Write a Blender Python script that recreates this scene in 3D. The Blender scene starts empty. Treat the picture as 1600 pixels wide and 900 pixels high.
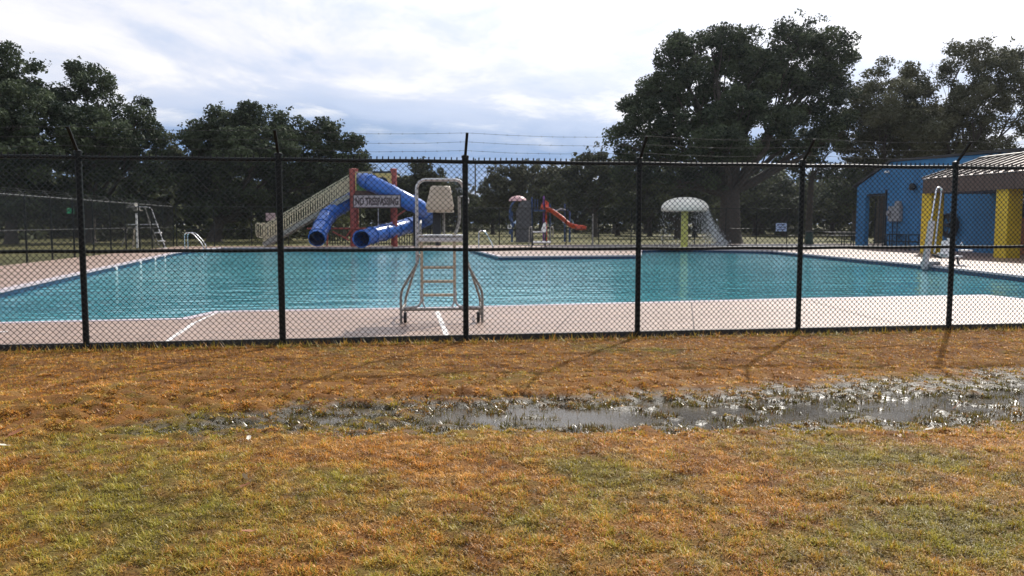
import bpy, bmesh, math, random
import numpy as np
from mathutils import Vector, Matrix, noise
from mathutils.geometry import tessellate_polygon

random.seed(7); rng = np.random.default_rng(7)
S = bpy.context.scene
COL = S.collection
R = math.radians

# ------------------------------------------------------------------ camera
CAM_H, FPX, PITCH = 1.6, 1250.0, math.atan(102/1250)
cam_d = bpy.data.cameras.new('camera'); cam = bpy.data.objects.new('camera', cam_d); COL.objects.link(cam)
cam.location = (0, 0, CAM_H); cam.rotation_euler = (R(90)-PITCH, 0, 0)
cam_d.sensor_width = 36; cam_d.lens = FPX/1600*36
cam_d.clip_start = 0.05; cam_d.clip_end = 5000
S.camera = cam
CP, SP = math.cos(PITCH), math.sin(PITCH)
def ray(px, py):
    u, v = px-800, 450-py
    return Vector((u, FPX*CP+v*SP, -FPX*SP+v*CP))
def P(px, py, z=0.0):                     # photo pixel -> point on the level z
    r = ray(px, py); t = (z-CAM_H)/r.z
    return Vector((r.x*t, r.y*t, z))
def Q(px, py, Y):                         # photo pixel -> point at distance Y
    r = ray(px, py); t = Y/r.y
    return Vector((r.x*t, Y, CAM_H+r.z*t))
TH = R(8.7); E1 = Vector((math.cos(TH), math.sin(TH), 0)); E2 = Vector((-math.sin(TH), math.cos(TH), 0))
O0 = Vector((0, 11.0, 0))
def F(a, b, z=0.0):                       # the pool's own axes: a along the front fence, b away from it
    return O0+E1*a+E2*b+Vector((0, 0, z))

# ------------------------------------------------------------------ sky, sun, exposure
SUN_AZ, SUN_EL = R(30.5), R(41)
sun_dir = Vector((math.sin(SUN_AZ)*math.cos(SUN_EL), math.cos(SUN_AZ)*math.cos(SUN_EL), math.sin(SUN_EL)))
ld = bpy.data.lights.new('sun', 'SUN'); ld.energy = 5.0; ld.angle = R(0.6); ld.color = (1.0, .95, .87)
lo = bpy.data.objects.new('sun', ld); COL.objects.link(lo)
lo.rotation_euler = (-sun_dir).to_track_quat('-Z', 'Y').to_euler(); lo.location = (20, 30, 40)
W = bpy.data.worlds.new('World'); S.world = W; W.use_nodes = True
def build_world():
    nt = W.node_tree; N = nt.nodes; L = nt.links; N.clear()
    out = N.new('ShaderNodeOutputWorld'); bg = N.new('ShaderNodeBackground'); bg.inputs['Strength'].default_value = 0.1
    L.new(bg.outputs[0], out.inputs[0])
    sky = N.new('ShaderNodeTexSky'); sky.sky_type = 'NISHITA'; sky.sun_disc = False
    sky.sun_elevation = SUN_EL; sky.sun_rotation = SUN_AZ; sky.air_density = 1.0; sky.dust_density = 1.2
    tc = N.new('ShaderNodeTexCoord')
    sep = N.new('ShaderNodeSeparateXYZ'); L.new(tc.outputs['Generated'], sep.inputs[0])
    def mth(op, a, b=None, clamp=False):
        n = N.new('ShaderNodeMath'); n.operation = op; n.use_clamp = clamp
        for i, v in enumerate((a, b)):
            if v is None: continue
            if hasattr(v, 'is_output'): L.new(v, n.inputs[i])
            else: n.inputs[i].default_value = v
        return n.outputs[0]
    def mix(f, a, b):
        n = N.new('ShaderNodeMix'); n.data_type = 'RGBA'; n.clamp_factor = True
        if hasattr(f, 'is_output'): L.new(f, n.inputs[0])
        else: n.inputs[0].default_value = f
        for v, k in ((a, 6), (b, 7)):
            if hasattr(v, 'is_output'): L.new(v, n.inputs[k])
            else: n.inputs[k].default_value = (*v, 1)
        return n.outputs[2]
    def ramp(v, stops):
        n = N.new('ShaderNodeValToRGB'); L.new(v, n.inputs[0]); e = n.color_ramp.elements
        while len(e) < len(stops): e.new(.5)
        for el, (p, c) in zip(e, stops): el.position = p; el.color = (*c, 1)
        return n.outputs[0]
    z = mth('MAXIMUM', sep.outputs[2], 0.0)
    den = mth('ADD', z, 0.10)
    cx = mth('DIVIDE', sep.outputs[0], den); cy = mth('DIVIDE', sep.outputs[1], den)
    cmb = N.new('ShaderNodeCombineXYZ'); L.new(cx, cmb.inputs[0]); L.new(cy, cmb.inputs[1])
    def nz(scale, detail, rough, off, sy=1.0, dist=0.0):
        m = N.new('ShaderNodeMapping'); m.inputs['Location'].default_value = off; m.inputs['Scale'].default_value = (scale, scale*sy, 1)
        L.new(cmb.outputs[0], m.inputs[0])
        n = N.new('ShaderNodeTexNoise'); n.inputs['Scale'].default_value = 1; n.inputs['Detail'].default_value = detail
        n.inputs['Roughness'].default_value = rough; n.inputs['Distortion'].default_value = dist
        L.new(m.outputs[0], n.inputs[0]); return n.outputs[0]
    big = nz(.55, 7, .55, (3.1, 1.4, 0), .8, .5)
    fine = nz(1.7, 8, .6, (1.7, 7.2, 0), .7, .35)
    # cloud deck: grey-blue rain bank low over the horizon, pale lavender veil above
    wz = mth('ADD', z, mth('MULTIPLY', mth('SUBTRACT', big, .5), .17))
    base = ramp(wz, [(0.0, (2.0, 3.2, 5.6)), (.07, (2.6, 4.0, 6.6)), (.115, (4.9, 6.0, 8.2)), (.155, (7.6, 8.1, 9.5)), (.21, (9.1, 9.2, 9.9)), (.28, (9.4, 9.5, 10.0)), (.5, (6.4, 6.8, 8.0)), (1.0, (5.0, 5.6, 7.0))])
    # bright edges and soft grey bellies
    edge = mth('MULTIPLY', mth('SUBTRACT', fine, .50), 9.0, True)
    edge2 = mth('MULTIPLY', edge, mth('MULTIPLY', mth('SUBTRACT', big, .42), 5.0, True))
    c1 = mix(mth('MULTIPLY', edge2, .95), base, (9.8, 9.8, 10.1))
    belly = mth('MULTIPLY', mth('SUBTRACT', .50, fine), 3.0, True)
    c2 = mix(mth('MULTIPLY', belly, .55), c1, (6.4, 7.2, 9.1))
    up1 = nz(1.7*.90, 8, .6, (1.7, 7.2, 0), .7, .35); up2 = nz(.55*.93, 7, .55, (3.1, 1.4, 0), .8, .5)
    rel = mth('ADD', mth('MULTIPLY', mth('SUBTRACT', fine, up1), 3.2), mth('MULTIPLY', mth('SUBTRACT', big, up2), 5.0))
    rel = mth('MULTIPLY', rel, mth('MULTIPLY', mth('SUBTRACT', z, .085), 12.0, True))
    c2 = mix(mth('MULTIPLY', mth('MULTIPLY', rel, 1.5, True), 1.0), c2, (10.0, 10.0, 10.2))
    c2 = mix(mth('MULTIPLY', mth('MULTIPLY', rel, -1.3, True), .75), c2, (5.9, 6.9, 9.0))
    # a little clear sky through the thin places
    c3 = mix(mth('MULTIPLY', mth('SUBTRACT', .36, big), 1.6, True), c2, sky.outputs[0])
    # cloud lit from behind round the sun
    vd = N.new('ShaderNodeVectorMath'); vd.operation = 'DOT_PRODUCT'
    L.new(tc.outputs['Generated'], vd.inputs[0]); vd.inputs[1].default_value = sun_dir
    d = mth('MAXIMUM', vd.outputs['Value'], 0.0)
    g1 = mth('MULTIPLY', mth('POWER', d, 6.0), 7.5)
    g2 = mth('MULTIPLY', mth('POWER', d, 60.0), 16.0)
    g = mth('ADD', g1, g2)
    gg = mth('MULTIPLY', g, mth('ADD', .25, mth('MULTIPLY', z, 3.2, True)))
    sc = N.new('ShaderNodeMix'); sc.data_type = 'RGBA'; sc.blend_type = 'ADD'; sc.inputs[0].default_value = 1
    L.new(c3, sc.inputs[6]); L.new(gg, sc.inputs[7])
    L.new(sc.outputs[2], bg.inputs['Color'])
build_world()
S.view_settings.view_transform = 'Standard'; S.view_settings.look = 'None'
S.view_settings.exposure = 0.0; S.view_settings.gamma = 1.0

# ------------------------------------------------------------------ materials
def new_mat(name):
    m = bpy.data.materials.new(name); m.use_nodes = True
    nt = m.node_tree; return m, nt, nt.nodes, nt.links, nt.nodes['Principled BSDF']
def tex_noise(N, L, scale, detail=4, rough=.55, coord=None, mscale=None):
    t = N.new('ShaderNodeTexNoise'); t.inputs['Scale'].default_value = scale; t.inputs['Detail'].default_value = detail
    t.inputs['Roughness'].default_value = rough
    c = N.new('ShaderNodeTexCoord').outputs['Object'] if coord is None else coord
    if mscale:
        m = N.new('ShaderNodeMapping'); m.inputs['Scale'].default_value = mscale; L.new(c, m.inputs[0]); c = m.outputs[0]
    L.new(c, t.inputs['Vector']); return t.outputs['Fac']
def cramp(N, L, v, stops):
    n = N.new('ShaderNodeValToRGB'); L.new(v, n.inputs[0]); e = n.color_ramp.elements
    while len(e) < len(stops): e.new(.5)
    for el, (p, c) in zip(e, stops): el.position = p; el.color = (*c, 1)
    return n.outputs[0]
def cmix(N, L, f, a, b, blend='MIX'):
    n = N.new('ShaderNodeMix'); n.data_type = 'RGBA'; n.blend_type = blend
    if hasattr(f, 'is_output'): L.new(f, n.inputs[0])
    else: n.inputs[0].default_value = f
    for v, k in ((a, 6), (b, 7)):
        if hasattr(v, 'is_output'): L.new(v, n.inputs[k])
        else: n.inputs[k].default_value = (*v, 1)
    return n.outputs[2]
def bump(N, L, b, h, strength=.3, dist=.02):
    n = N.new('ShaderNodeBump'); n.inputs['Strength'].default_value = strength; n.inputs['Distance'].default_value = dist
    L.new(h, n.inputs['Height']); L.new(n.outputs[0], b.inputs['Normal']); return n
def paint(name, col, rough=.5, metal=0.0, var=.18, scale=3.0, spec=.5, fine=0.0):
    m, nt, N, L, b = new_mat(name)
    f = tex_noise(N, L, scale, 6, .6)
    lo_ = tuple(c*(1-var) for c in col); hi = tuple(min(1, c*(1+var)) for c in col)
    L.new(cramp(N, L, f, [(.3, lo_), (.7, hi)]), b.inputs['Base Color'])
    b.inputs['Roughness'].default_value = rough; b.inputs['Metallic'].default_value = metal
    b.inputs['Specular IOR Level'].default_value = spec
    if fine: bump(N, L, b, tex_noise(N, L, fine, 3), .25, .01)
    return m
M = {}
M['vinyl'] = paint('black_vinyl', (.006, .009, .009), .5, var=.1, spec=.22)
M['wire'] = paint('black_coated_wire', (.008, .009, .010), .36, var=.1, spec=.35)
M['galv'] = paint('galvanised_steel', (.55, .55, .56), .38, .75, var=.12)
M['dullgalv'] = paint('weathered_galvanised_steel', (.27, .255, .23), .48, .35, var=.25, scale=9)
M['darkgalv'] = paint('dark_weathered_wire', (.05, .05, .05), .5, .3, var=.2)
M['stainless'] = paint('stainless_tube', (.72, .73, .75), .22, .9, var=.05)
M['tansteel'] = paint('sun_faded_tan_paint', (.50, .42, .31), .5, var=.2, scale=8)
M['seat'] = paint('aged_beige_fibreglass', (.52, .45, .35), .55, var=.14, scale=4)
M['alu'] = paint('brushed_aluminium', (.72, .73, .76), .35, .6, var=.1)
M['rubber'] = paint('black_rubber', (.012, .012, .013), .7)
M['redpost'] = paint('faded_red_paint', (.34, .075, .06), .55, var=.25, scale=5)
M['yellow'] = paint('yellow_panel_paint', (.66, .50, .17), .5, var=.14)
M['cream'] = paint('cream_railing_paint', (.46, .395, .27), .5, var=.14)
M['blueplastic'] = paint('blue_slide_plastic', (.030, .120, .43), .28, var=.14, scale=1.2)
M['shadein'] = paint('shaded_slide_inside', (.010, .020, .075), .5)  # slide blue darkened for the shade inside the tubes
M['greenpanel'] = paint('green_panel', (.10, .22, .07), .5)
M['deckboard'] = paint('brown_platform', (.09, .045, .035), .7)
M['white'] = paint('white_plastic', (.78, .78, .78), .4, var=.06)
M['signboard'] = paint('pale_sign_board', (.40, .30, .31), .6, var=.12)
M['lettering'] = paint('dark_lettering', (.05, .018, .02), .6)
M['redslide'] = paint('red_slide_plastic', (.62, .075, .03), .3, var=.1)
M['playblue'] = paint('dark_blue_play_paint', (.03, .075, .20), .5)
M['rockpanel'] = paint('grey_climbing_panel', (.10, .10, .11), .8, var=.3, scale=4, fine=8)
M['purple'] = paint('purple_post_paint', (.20, .07, .30), .5)
M['pinkcap'] = paint('pink_canopy', (.62, .36, .36), .5)
M['mushroom'] = paint('cream_mushroom_cap', (.80, .77, .68), .35, var=.08, scale=1.5)
M['mushpole'] = paint('yellow_green_pole', (.56, .57, .14), .35, var=.12)
M['signblue'] = paint('pale_blue_sign', (.42, .52, .70), .5, var=.1, scale=12)
M['greensign'] = paint('green_sign', (.02, .34, .14), .5)
M['yellowcol'] = paint('yellow_column_paint', (.66, .47, .03), .55, var=.12, scale=2, fine=25)
M['brownmetal'] = paint('brown_metal_fascia', (.095, .060, .048), .5, var=.14, scale=1.5)
M['roofpan'] = paint('brown_metal_roof_pan', (.52, .45, .41), .30, .55, var=.12)
M['roofrib'] = paint('dark_brown_seam', (.05, .035, .03), .5)
M['darkroof'] = paint('dark_roof_edge', (.03, .03, .035), .7)
M['greybox'] = paint('grey_meter_box', (.26, .27, .29), .55, var=.2, scale=6)
M['darkfix'] = paint('dark_fixture', (.016, .02, .026), .6)
M['tabletop'] = paint('weathered_grey_table_board', (.42, .40, .38), .6, var=.25, scale=12)
M['darktable'] = paint('dark_green_table_frame', (.018, .030, .028), .5)
M['trash'] = paint('dark_green_drum', (.02, .055, .045), .5)
M['leaf_litter'] = paint('dry_leaf', (.22, .075, .02), .7, var=.3, scale=20)
M['paleleaf'] = paint('pale_dry_leaf', (.62, .55, .45), .7, var=.2, scale=20)
M['glassdark'] = paint('dark_window_glass', (.012, .016, .02), .12)

def brick_mat():
    m, nt, N, L, b = new_mat('red_brick_wall')
    t = N.new('ShaderNodeTexBrick'); t.inputs['Scale'].default_value = 5
    t.inputs['Color1'].default_value = (.26, .085, .04, 1); t.inputs['Color2'].default_value = (.34, .13, .055, 1); t.inputs['Mortar'].default_value = (.2, .17, .13, 1)
    c = N.new('ShaderNodeTexCoord'); mp = N.new('ShaderNodeMapping'); mp.inputs['Rotation'].default_value = (R(90), 0, R(90))
    L.new(c.outputs['Object'], mp.inputs[0]); L.new(mp.outputs[0], t.inputs[0]); L.new(t.outputs[0], b.inputs['Base Color']); b.inputs['Roughness'].default_value = .8
    return m
M['brick'] = brick_mat()
def wall_mat():
    m, nt, N, L, b = new_mat('blue_wall_paint')
    a = tex_noise(N, L, 1.0, 5, .6, None, (1.5, 1.5, .22)); c = tex_noise(N, L, .7, 4, .6)
    col = cramp(N, L, c, [(.3, (.024, .155, .35)), (.7, (.040, .20, .43))])
    col = cmix(N, L, .5, col, cramp(N, L, a, [(.32, (.62, .66, .68)), (.58, (1.06, 1.05, 1.03))]), 'MULTIPLY')
    L.new(col, b.inputs['Base Color']); b.inputs['Roughness'].default_value = .62
    t = N.new('ShaderNodeTexBrick'); t.inputs['Scale'].default_value = 1; t.inputs['Brick Width'].default_value = .4; t.inputs['Row Height'].default_value = .2; t.inputs['Mortar Size'].default_value = .012
    cd = N.new('ShaderNodeTexCoord'); mp = N.new('ShaderNodeMapping'); mp.inputs['Rotation'].default_value = (R(90), 0, R(90)); L.new(cd.outputs['Object'], mp.inputs[0]); L.new(mp.outputs[0], t.inputs[0])
    bump(N, L, b, t.outputs['Fac'], .6, -.012)
    return m
M['bluewall'] = wall_mat()

def deck_mat():
    m, nt, N, L, b = new_mat('exposed_aggregate_concrete')
    big = tex_noise(N, L, .35, 5, .6); fine = tex_noise(N, L, 38, 4, .7); mid = tex_noise(N, L, 4, 4, .6)
    c = cramp(N, L, big, [(.3, (.345, .238, .185)), (.7, (.465, .335, .268))])
    c = cmix(N, L, .55, c, cramp(N, L, fine, [(.3, (.30, .28, .27)), (.5, (.85, .83, .82)), (.72, (1, 1, 1))]), 'MULTIPLY')
    c = cmix(N, L, .5, c, cramp(N, L, mid, [(.35, (.62, .6, .6)), (.6, (1, 1, 1))]), 'MULTIPLY')
    c = cmix(N, L, .6, c, cramp(N, L, tex_noise(N, L, 14, 3, .6), [(.38, (.62, .58, .56)), (.55, (1.05, 1.04, 1.03))]), 'MULTIPLY')
    L.new(c, b.inputs['Base Color'])
    r = N.new('ShaderNodeMapRange'); r.inputs['From Min'].default_value = .35; r.inputs['From Max'].default_value = .65
    r.inputs['To Min'].default_value = .36; r.inputs['To Max'].default_value = .56; L.new(mid, r.inputs[0]); L.new(r.outputs[0], b.inputs['Roughness'])
    b.inputs['Specular IOR Level'].default_value = .55
    bump(N, L, b, fine, .35, .006)
    return m
M['deck'] = deck_mat()
M['coping'] = paint('pale_lavender_coping', (.52, .44, .47), .5, var=.12, scale=2, fine=40)
M['joint'] = paint('pale_joint_line', (.74, .70, .68), .6, var=.12, scale=6)
M['joint_and_shadow'] = paint('dark_joint_and_shadow_line', (.13, .10, .09), .8)
M['tile'] = paint('navy_waterline_tile', (.015, .04, .10), .25, var=.2, scale=5)
M['basin'] = paint('pale_blue_plaster', (.30, .55, .60), .7, var=.08)
M['wet'] = paint('wet_grey_concrete', (.20, .165, .165), .25, var=.25, scale=1.2, fine=20)
M['path'] = paint('pale_path_concrete', (.46, .43, .42), .7)
M['edging'] = paint('dark_kick_rail', (.014, .016, .016), .6, var=.3, scale=6)

def water_mat():
    m, nt, N, L, b = new_mat('rippled_pool_water')
    big = tex_noise(N, L, .09, 3, .5)
    c = cramp(N, L, big, [(.3, (.048, .24, .295)), (.55, (.090, .345, .395)), (.75, (.18, .455, .49))])
    L.new(c, b.inputs['Base Color']); b.inputs['Roughness'].default_value = .07; b.inputs['IOR'].default_value = 1.333
    w1 = tex_noise(N, L, 1.0, 3, .55, None, (.9, 2.0, 1)); w2 = tex_noise(N, L, 1.0, 2, .5, None, (3.2, 6.5, 1))
    w3 = tex_noise(N, L, 1.0, 2, .5, None, (.25, .7, 1))
    a = N.new('ShaderNodeMath'); a.operation = 'MULTIPLY_ADD'; L.new(w2, a.inputs[0]); a.inputs[1].default_value = .22; L.new(w1, a.inputs[2])
    a2 = N.new('ShaderNodeMath'); a2.operation = 'MULTIPLY_ADD'; L.new(w3, a2.inputs[0]); a2.inputs[1].default_value = 1.2; L.new(a.outputs[0], a2.inputs[2])
    bump(N, L, b, a2.outputs[0], .7, .09)
    return m
M['water'] = water_mat()
def puddle_mat():
    m, nt, N, L, b = new_mat('muddy_puddle_water')
    L.new(cramp(N, L, tex_noise(N, L, 1.3, 4), [(.35, (.05, .042, .032)), (.65, (.10, .084, .062))]), b.inputs['Base Color'])
    b.inputs['Roughness'].default_value = .05; b.inputs['IOR'].default_value = 1.45
    bump(N, L, b, tex_noise(N, L, 26, 3, .6), .6, .007)
    return m
M['puddle'] = puddle_mat()

GEO_POS = lambda N: N.new('ShaderNodeNewGeometry').outputs['Position']
def lawn_colour(N, L):
    """dead brown bermuda with green regrowth, by place"""
    pos = GEO_POS(N)
    a = tex_noise(N, L, .55, 5, .6, pos); b_ = tex_noise(N, L, 2.6, 5, .65, pos); c_ = tex_noise(N, L, 9, 3, .6, pos)
    brown = cramp(N, L, b_, [(.28, (.21, .078, .014)), (.5, (.44, .205, .040)), (.72, (.58, .345, .095))])
    green = cramp(N, L, c_, [(.3, (.17, .135, .016)), (.7, (.34, .27, .045))])
    # greener towards the camera and in the ditch, browner on the bank
    sx = N.new('ShaderNodeSeparateXYZ'); L.new(pos, sx.inputs[0])
    mr = N.new('ShaderNodeMapRange'); L.new(sx.outputs[1], mr.inputs[0])
    mr.inputs['From Min'].default_value = 3.4; mr.inputs['From Max'].default_value = 9.5; mr.inputs['To Min'].default_value = .05; mr.inputs['To Max'].default_value = -.085
    ad = N.new('ShaderNodeMath'); ad.operation = 'ADD'; L.new(a, ad.inputs[0]); L.new(mr.outputs[0], ad.inputs[1])
    ad2 = N.new('ShaderNodeMath'); ad2.operation = 'MULTIPLY_ADD'; L.new(c_, ad2.inputs[0]); ad2.inputs[1].default_value = .35; L.new(ad.outputs[0], ad2.inputs[2])
    m_ = N.new('ShaderNodeMapRange'); L.new(ad2.outputs[0], m_.inputs[0]); m_.inputs['From Min'].default_value = .63; m_.inputs['From Max'].default_value = .80
    return cmix(N, L, m_.outputs[0], brown, green), c_
def ground_mat():
    m, nt, N, L, b = new_mat('dry_lawn_ground')
    col, c_ = lawn_colour(N, L)
    pos = GEO_POS(N)
    sx = N.new('ShaderNodeSeparateXYZ'); L.new(pos, sx.inputs[0])
    far = N.new('ShaderNodeMapRange'); L.new(sx.outputs[1], far.inputs[0]); far.inputs['From Min'].default_value = 13; far.inputs['From Max'].default_value = 22
    park = cramp(N, L, tex_noise(N, L, .12, 6, .65, pos), [(.3, (.055, .055, .018)), (.5, (.105, .098, .028)), (.7, (.15, .125, .048))])
    col = cmix(N, L, 1.0, col, (.43, .38, .33), 'MULTIPLY')
    wz = N.new('ShaderNodeMapRange'); L.new(sx.outputs[2], wz.inputs[0]); wz.inputs['From Min'].default_value = -.125; wz.inputs['From Max'].default_value = -.165
    col = cmix(N, L, wz.outputs[0], col, (.055, .045, .026))           # soaked mud low in the ditch
    L.new(cmix(N, L, far.outputs[0], col, park), b.inputs['Base Color'])
    rr = N.new('ShaderNodeMapRange'); L.new(wz.outputs[0], rr.inputs[0]); rr.inputs['To Min'].default_value = .9; rr.inputs['To Max'].default_value = .30; L.new(rr.outputs[0], b.inputs['Roughness'])
    b.inputs['Specular IOR Level'].default_value = .3
    bump(N, L, b, tex_noise(N, L, 40, 4, .7, pos), .8, .03)
    return m
M['ground'] = ground_mat()
def blade_mat():
    m, nt, N, L, b = new_mat('grass_blades')
    col, _ = lawn_colour(N, L)
    at = N.new('ShaderNodeAttribute'); at.attribute_name = 'tone'
    sp_ = N.new('ShaderNodeSeparateColor'); L.new(at.outputs['Color'], sp_.inputs[0])
    col = cmix(N, L, sp_.outputs[1], col, (.20, .205, .028))
    col = cmix(N, L, 1.0, col, cramp(N, L, sp_.outputs[0], [(0, (.30, .26, .22)), (.5, (1.15, 1.12, 1.08)), (1, (1.8, 1.7, 1.5))]), 'MULTIPLY')
    col = cmix(N, L, sp_.outputs[2], col, cmix(N, L, 1.0, col, (.42, .42, .45), 'MULTIPLY'))
    L.new(col, b.inputs['Base Color'])
    for key, d_, w_ in (('Roughness', .5, .30), ('Specular IOR Level', .35, .55)):
        r2 = N.new('ShaderNodeMapRange'); L.new(sp_.outputs[2], r2.inputs[0]); r2.inputs['To Min'].default_value = d_; r2.inputs['To Max'].default_value = w_; L.new(r2.outputs[0], b.inputs[key])
    tr = N.new('ShaderNodeBsdfTranslucent'); L.new(col, tr.inputs[0])
    mx = N.new('ShaderNodeMixShader'); mx.inputs[0].default_value = .35
    L.new(b.outputs[0], mx.inputs[1]); L.new(tr.outputs[0], mx.inputs[2]); L.new(mx.outputs[0], N['Material Output'].inputs[0])
    return m
M['blade'] = blade_mat()
def leaf_mat(name, lo_, hi, tl=.22):
    m, nt, N, L, b = new_mat(name)
    at = N.new('ShaderNodeAttribute'); at.attribute_name = 'tone'
    col = cramp(N, L, at.outputs['Fac'], [(0, lo_), (1, hi)])
    L.new(col, b.inputs['Base Color']); b.inputs['Roughness'].default_value = .7; b.inputs['Specular IOR Level'].default_value = .15
    tr = N.new('ShaderNodeBsdfTranslucent'); L.new(col, tr.inputs[0])
    mx = N.new('ShaderNodeMixShader'); mx.inputs[0].default_value = tl
    L.new(b.outputs[0], mx.inputs[1]); L.new(tr.outputs[0], mx.inputs[2]); L.new(mx.outputs[0], N['Material Output'].inputs[0])
    return m
M['oakleaf'] = leaf_mat('dark_oak_leaves', (.022, .034, .022), (.092, .116, .060))
M['greyleaf'] = leaf_mat('grey_green_leaves', (.050, .055, .032), (.135, .135, .078))
M['farleaf'] = leaf_mat('distant_leaves', (.034, .042, .024), (.100, .110, .052))
M['bark'] = paint('dark_oak_bark', (.055, .045, .038), .9, var=.35, scale=6, fine=12)

def spray_mat():
    m, nt, N, L, b = new_mat('falling_water_drops')
    b.inputs['Base Color'].default_value = (.86, .90, .92, 1); b.inputs['Roughness'].default_value = .15
    tr = N.new('ShaderNodeBsdfTranslucent'); tr.inputs[0].default_value = (.9, .93, .95, 1)
    mx = N.new('ShaderNodeMixShader'); mx.inputs[0].default_value = .55
    L.new(b.outputs[0], mx.inputs[1]); L.new(tr.outputs[0], mx.inputs[2]); L.new(mx.outputs[0], N['Material Output'].inputs[0])
    return m
M['spray'] = spray_mat()

# ------------------------------------------------------------------ helpers
def link(name, me, mat=None, parent=None, smooth=False):
    if mat is not None and not me.materials: me.materials.append(mat)
    if smooth: me.polygons.foreach_set('use_smooth', [True]*len(me.polygons))
    o = bpy.data.objects.new(name, me); COL.objects.link(o)
    if parent is not None: o.parent = parent
    return o
def tag(o, label=None, cat=None, group=None, kind=None):
    if label: o['label'] = label
    if cat: o['category'] = cat
    if group: o['group'] = group
    if kind: o['kind'] = kind
    return o
def thing(name, label, cat, loc=(0, 0, 0), rz=0.0, group=None):
    o = bpy.data.objects.new(name, None); COL.objects.link(o); o.location = loc; o.rotation_euler = (0, 0, rz)
    o.empty_display_size = .2
    return tag(o, label, cat, group)
def copy_tree(o, parent=None):
    c = o.copy(); COL.objects.link(c)
    if parent is not None: c.parent = parent
    for ch in list(o.children): copy_tree(ch, c)
    return c
class MB:
    def __init__(s): s.v = []; s.f = []
    def add(s, vs, fs):
        n = len(s.v); s.v += [tuple(v) for v in vs]; s.f += [tuple(i+n for i in f) for f in fs]; return s
    def box(s, c, d, rz=0.0, bev=0.0, mat=None):
        hx, hy, hz = d[0]/2, d[1]/2, d[2]/2
        if bev <= 0:
            vs = [(x, y, z) for z in (-hz, hz) for y in (-hy, hy) for x in (-hx, hx)]
            fs = [(0, 2, 3, 1), (4, 5, 7, 6), (0, 1, 5, 4), (2, 6, 7, 3), (0, 4, 6, 2), (1, 3, 7, 5)]
        else:
            bm = bmesh.new(); bmesh.ops.create_cube(bm, size=1, matrix=Matrix.Diagonal((*d, 1)))
            bmesh.ops.bevel(bm, geom=bm.edges[:], offset=bev, segments=1, affect='EDGES')
            bm.verts.index_update(); vs = [v.co[:] for v in bm.verts]; fs = [[v.index for v in f.verts] for f in bm.faces]; bm.free()
        m = mat if mat is not None else (Matrix.Translation(c) @ Matrix.Rotation(rz, 4, 'Z'))
        return s.add([m @ Vector(v) for v in vs], fs)
    def bar(s, p, q, w, h, up=Vector((0, 0, 1))):          # rectangular bar between two points
        p, q = Vector(p), Vector(q); d = (q-p); ln = d.length; d.normalize()
        x = d.cross(up)
        if x.length < 1e-4: x = d.cross(Vector((0, 1, 0)))
        x.normalize(); y = x.cross(d)
        m = Matrix((x, d, y)).transposed().to_4x4(); m.translation = (p+q)/2
        return s.box((0, 0, 0), (w, ln, h), mat=m)
    def tube(s, pts, r, n=8, caps=True):
        pts = [Vector(p) for p in pts]; rs = r if isinstance(r, (list, tuple)) else [r]*len(pts)
        t0 = (pts[1]-pts[0]).normalized()
        u = t0.cross(Vector((0, 0, 1)))
        if u.length < 1e-3: u = Vector((1, 0, 0))
        u.normalize(); vs = []
        for i, p in enumerate(pts):
            if i == 0: t = t0
            elif i == len(pts)-1: t = (pts[i]-pts[i-1]).normalized()
            else:
                t = (pts[i+1]-pts[i]).normalized()+(pts[i]-pts[i-1]).normalized()
                t = t.normalized() if t.length > 1e-6 else t0
            u = u-t*u.dot(t); u.normalize(); w = t.cross(u)
            vs += [p+(u*math.cos(2*math.pi*k/n)+w*math.sin(2*math.pi*k/n))*rs[i] for k in range(n)]
        fs = [(i*n+k, i*n+(k+1) % n, (i+1)*n+(k+1) % n, (i+1)*n+k) for i in range(len(pts)-1) for k in range(n)]
        if caps: fs += [tuple(range(n-1, -1, -1)), tuple((len(pts)-1)*n+k for k in range(n))]
        return s.add(vs, fs)
    def lathe(s, prof, c=(0, 0, 0), n=24, axis='Z'):
        vs = []
        for r_, z in prof:
            for k in range(n):
                a = 2*math.pi*k/n; v = Vector((r_*math.cos(a), r_*math.sin(a), z))
                if axis == 'Y': v = Vector((v.x, v.z, v.y))
                if axis == 'X': v = Vector((v.z, v.x, v.y))
                vs.append(v+Vector(c))
        fs = [(i*n+k, i*n+(k+1) % n, (i+1)*n+(k+1) % n, (i+1)*n+k) for i in range(len(prof)-1) for k in range(n)]
        return s.add(vs, fs)
    def prism(s, poly, ext):                               # 3-D polygon extruded by vector ext
        poly = [Vector(p) for p in poly]; n = len(poly); e = Vector(ext)
        tris = tessellate_polygon([poly])
        return s.add(poly+[p+e for p in poly], [tuple(t) for t in tris]+[tuple(i+n for i in reversed(t)) for t in tris]+[(i, (i+1) % n, n+(i+1) % n, n+i) for i in range(n)])
    def build(s, name, mat, parent=None, smooth=False):
        me = bpy.data.meshes.new(name); me.from_pydata(s.v, [], s.f)
        bm = bmesh.new(); bm.from_mesh(me); bmesh.ops.recalc_face_normals(bm, faces=bm.faces[:]); bm.to_mesh(me); bm.free()
        if smooth:
            me.polygons.foreach_set('use_smooth', [True]*len(me.polygons))
            me.set_sharp_from_angle(angle=R(40))
        return link(name, me, mat, parent)
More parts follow.
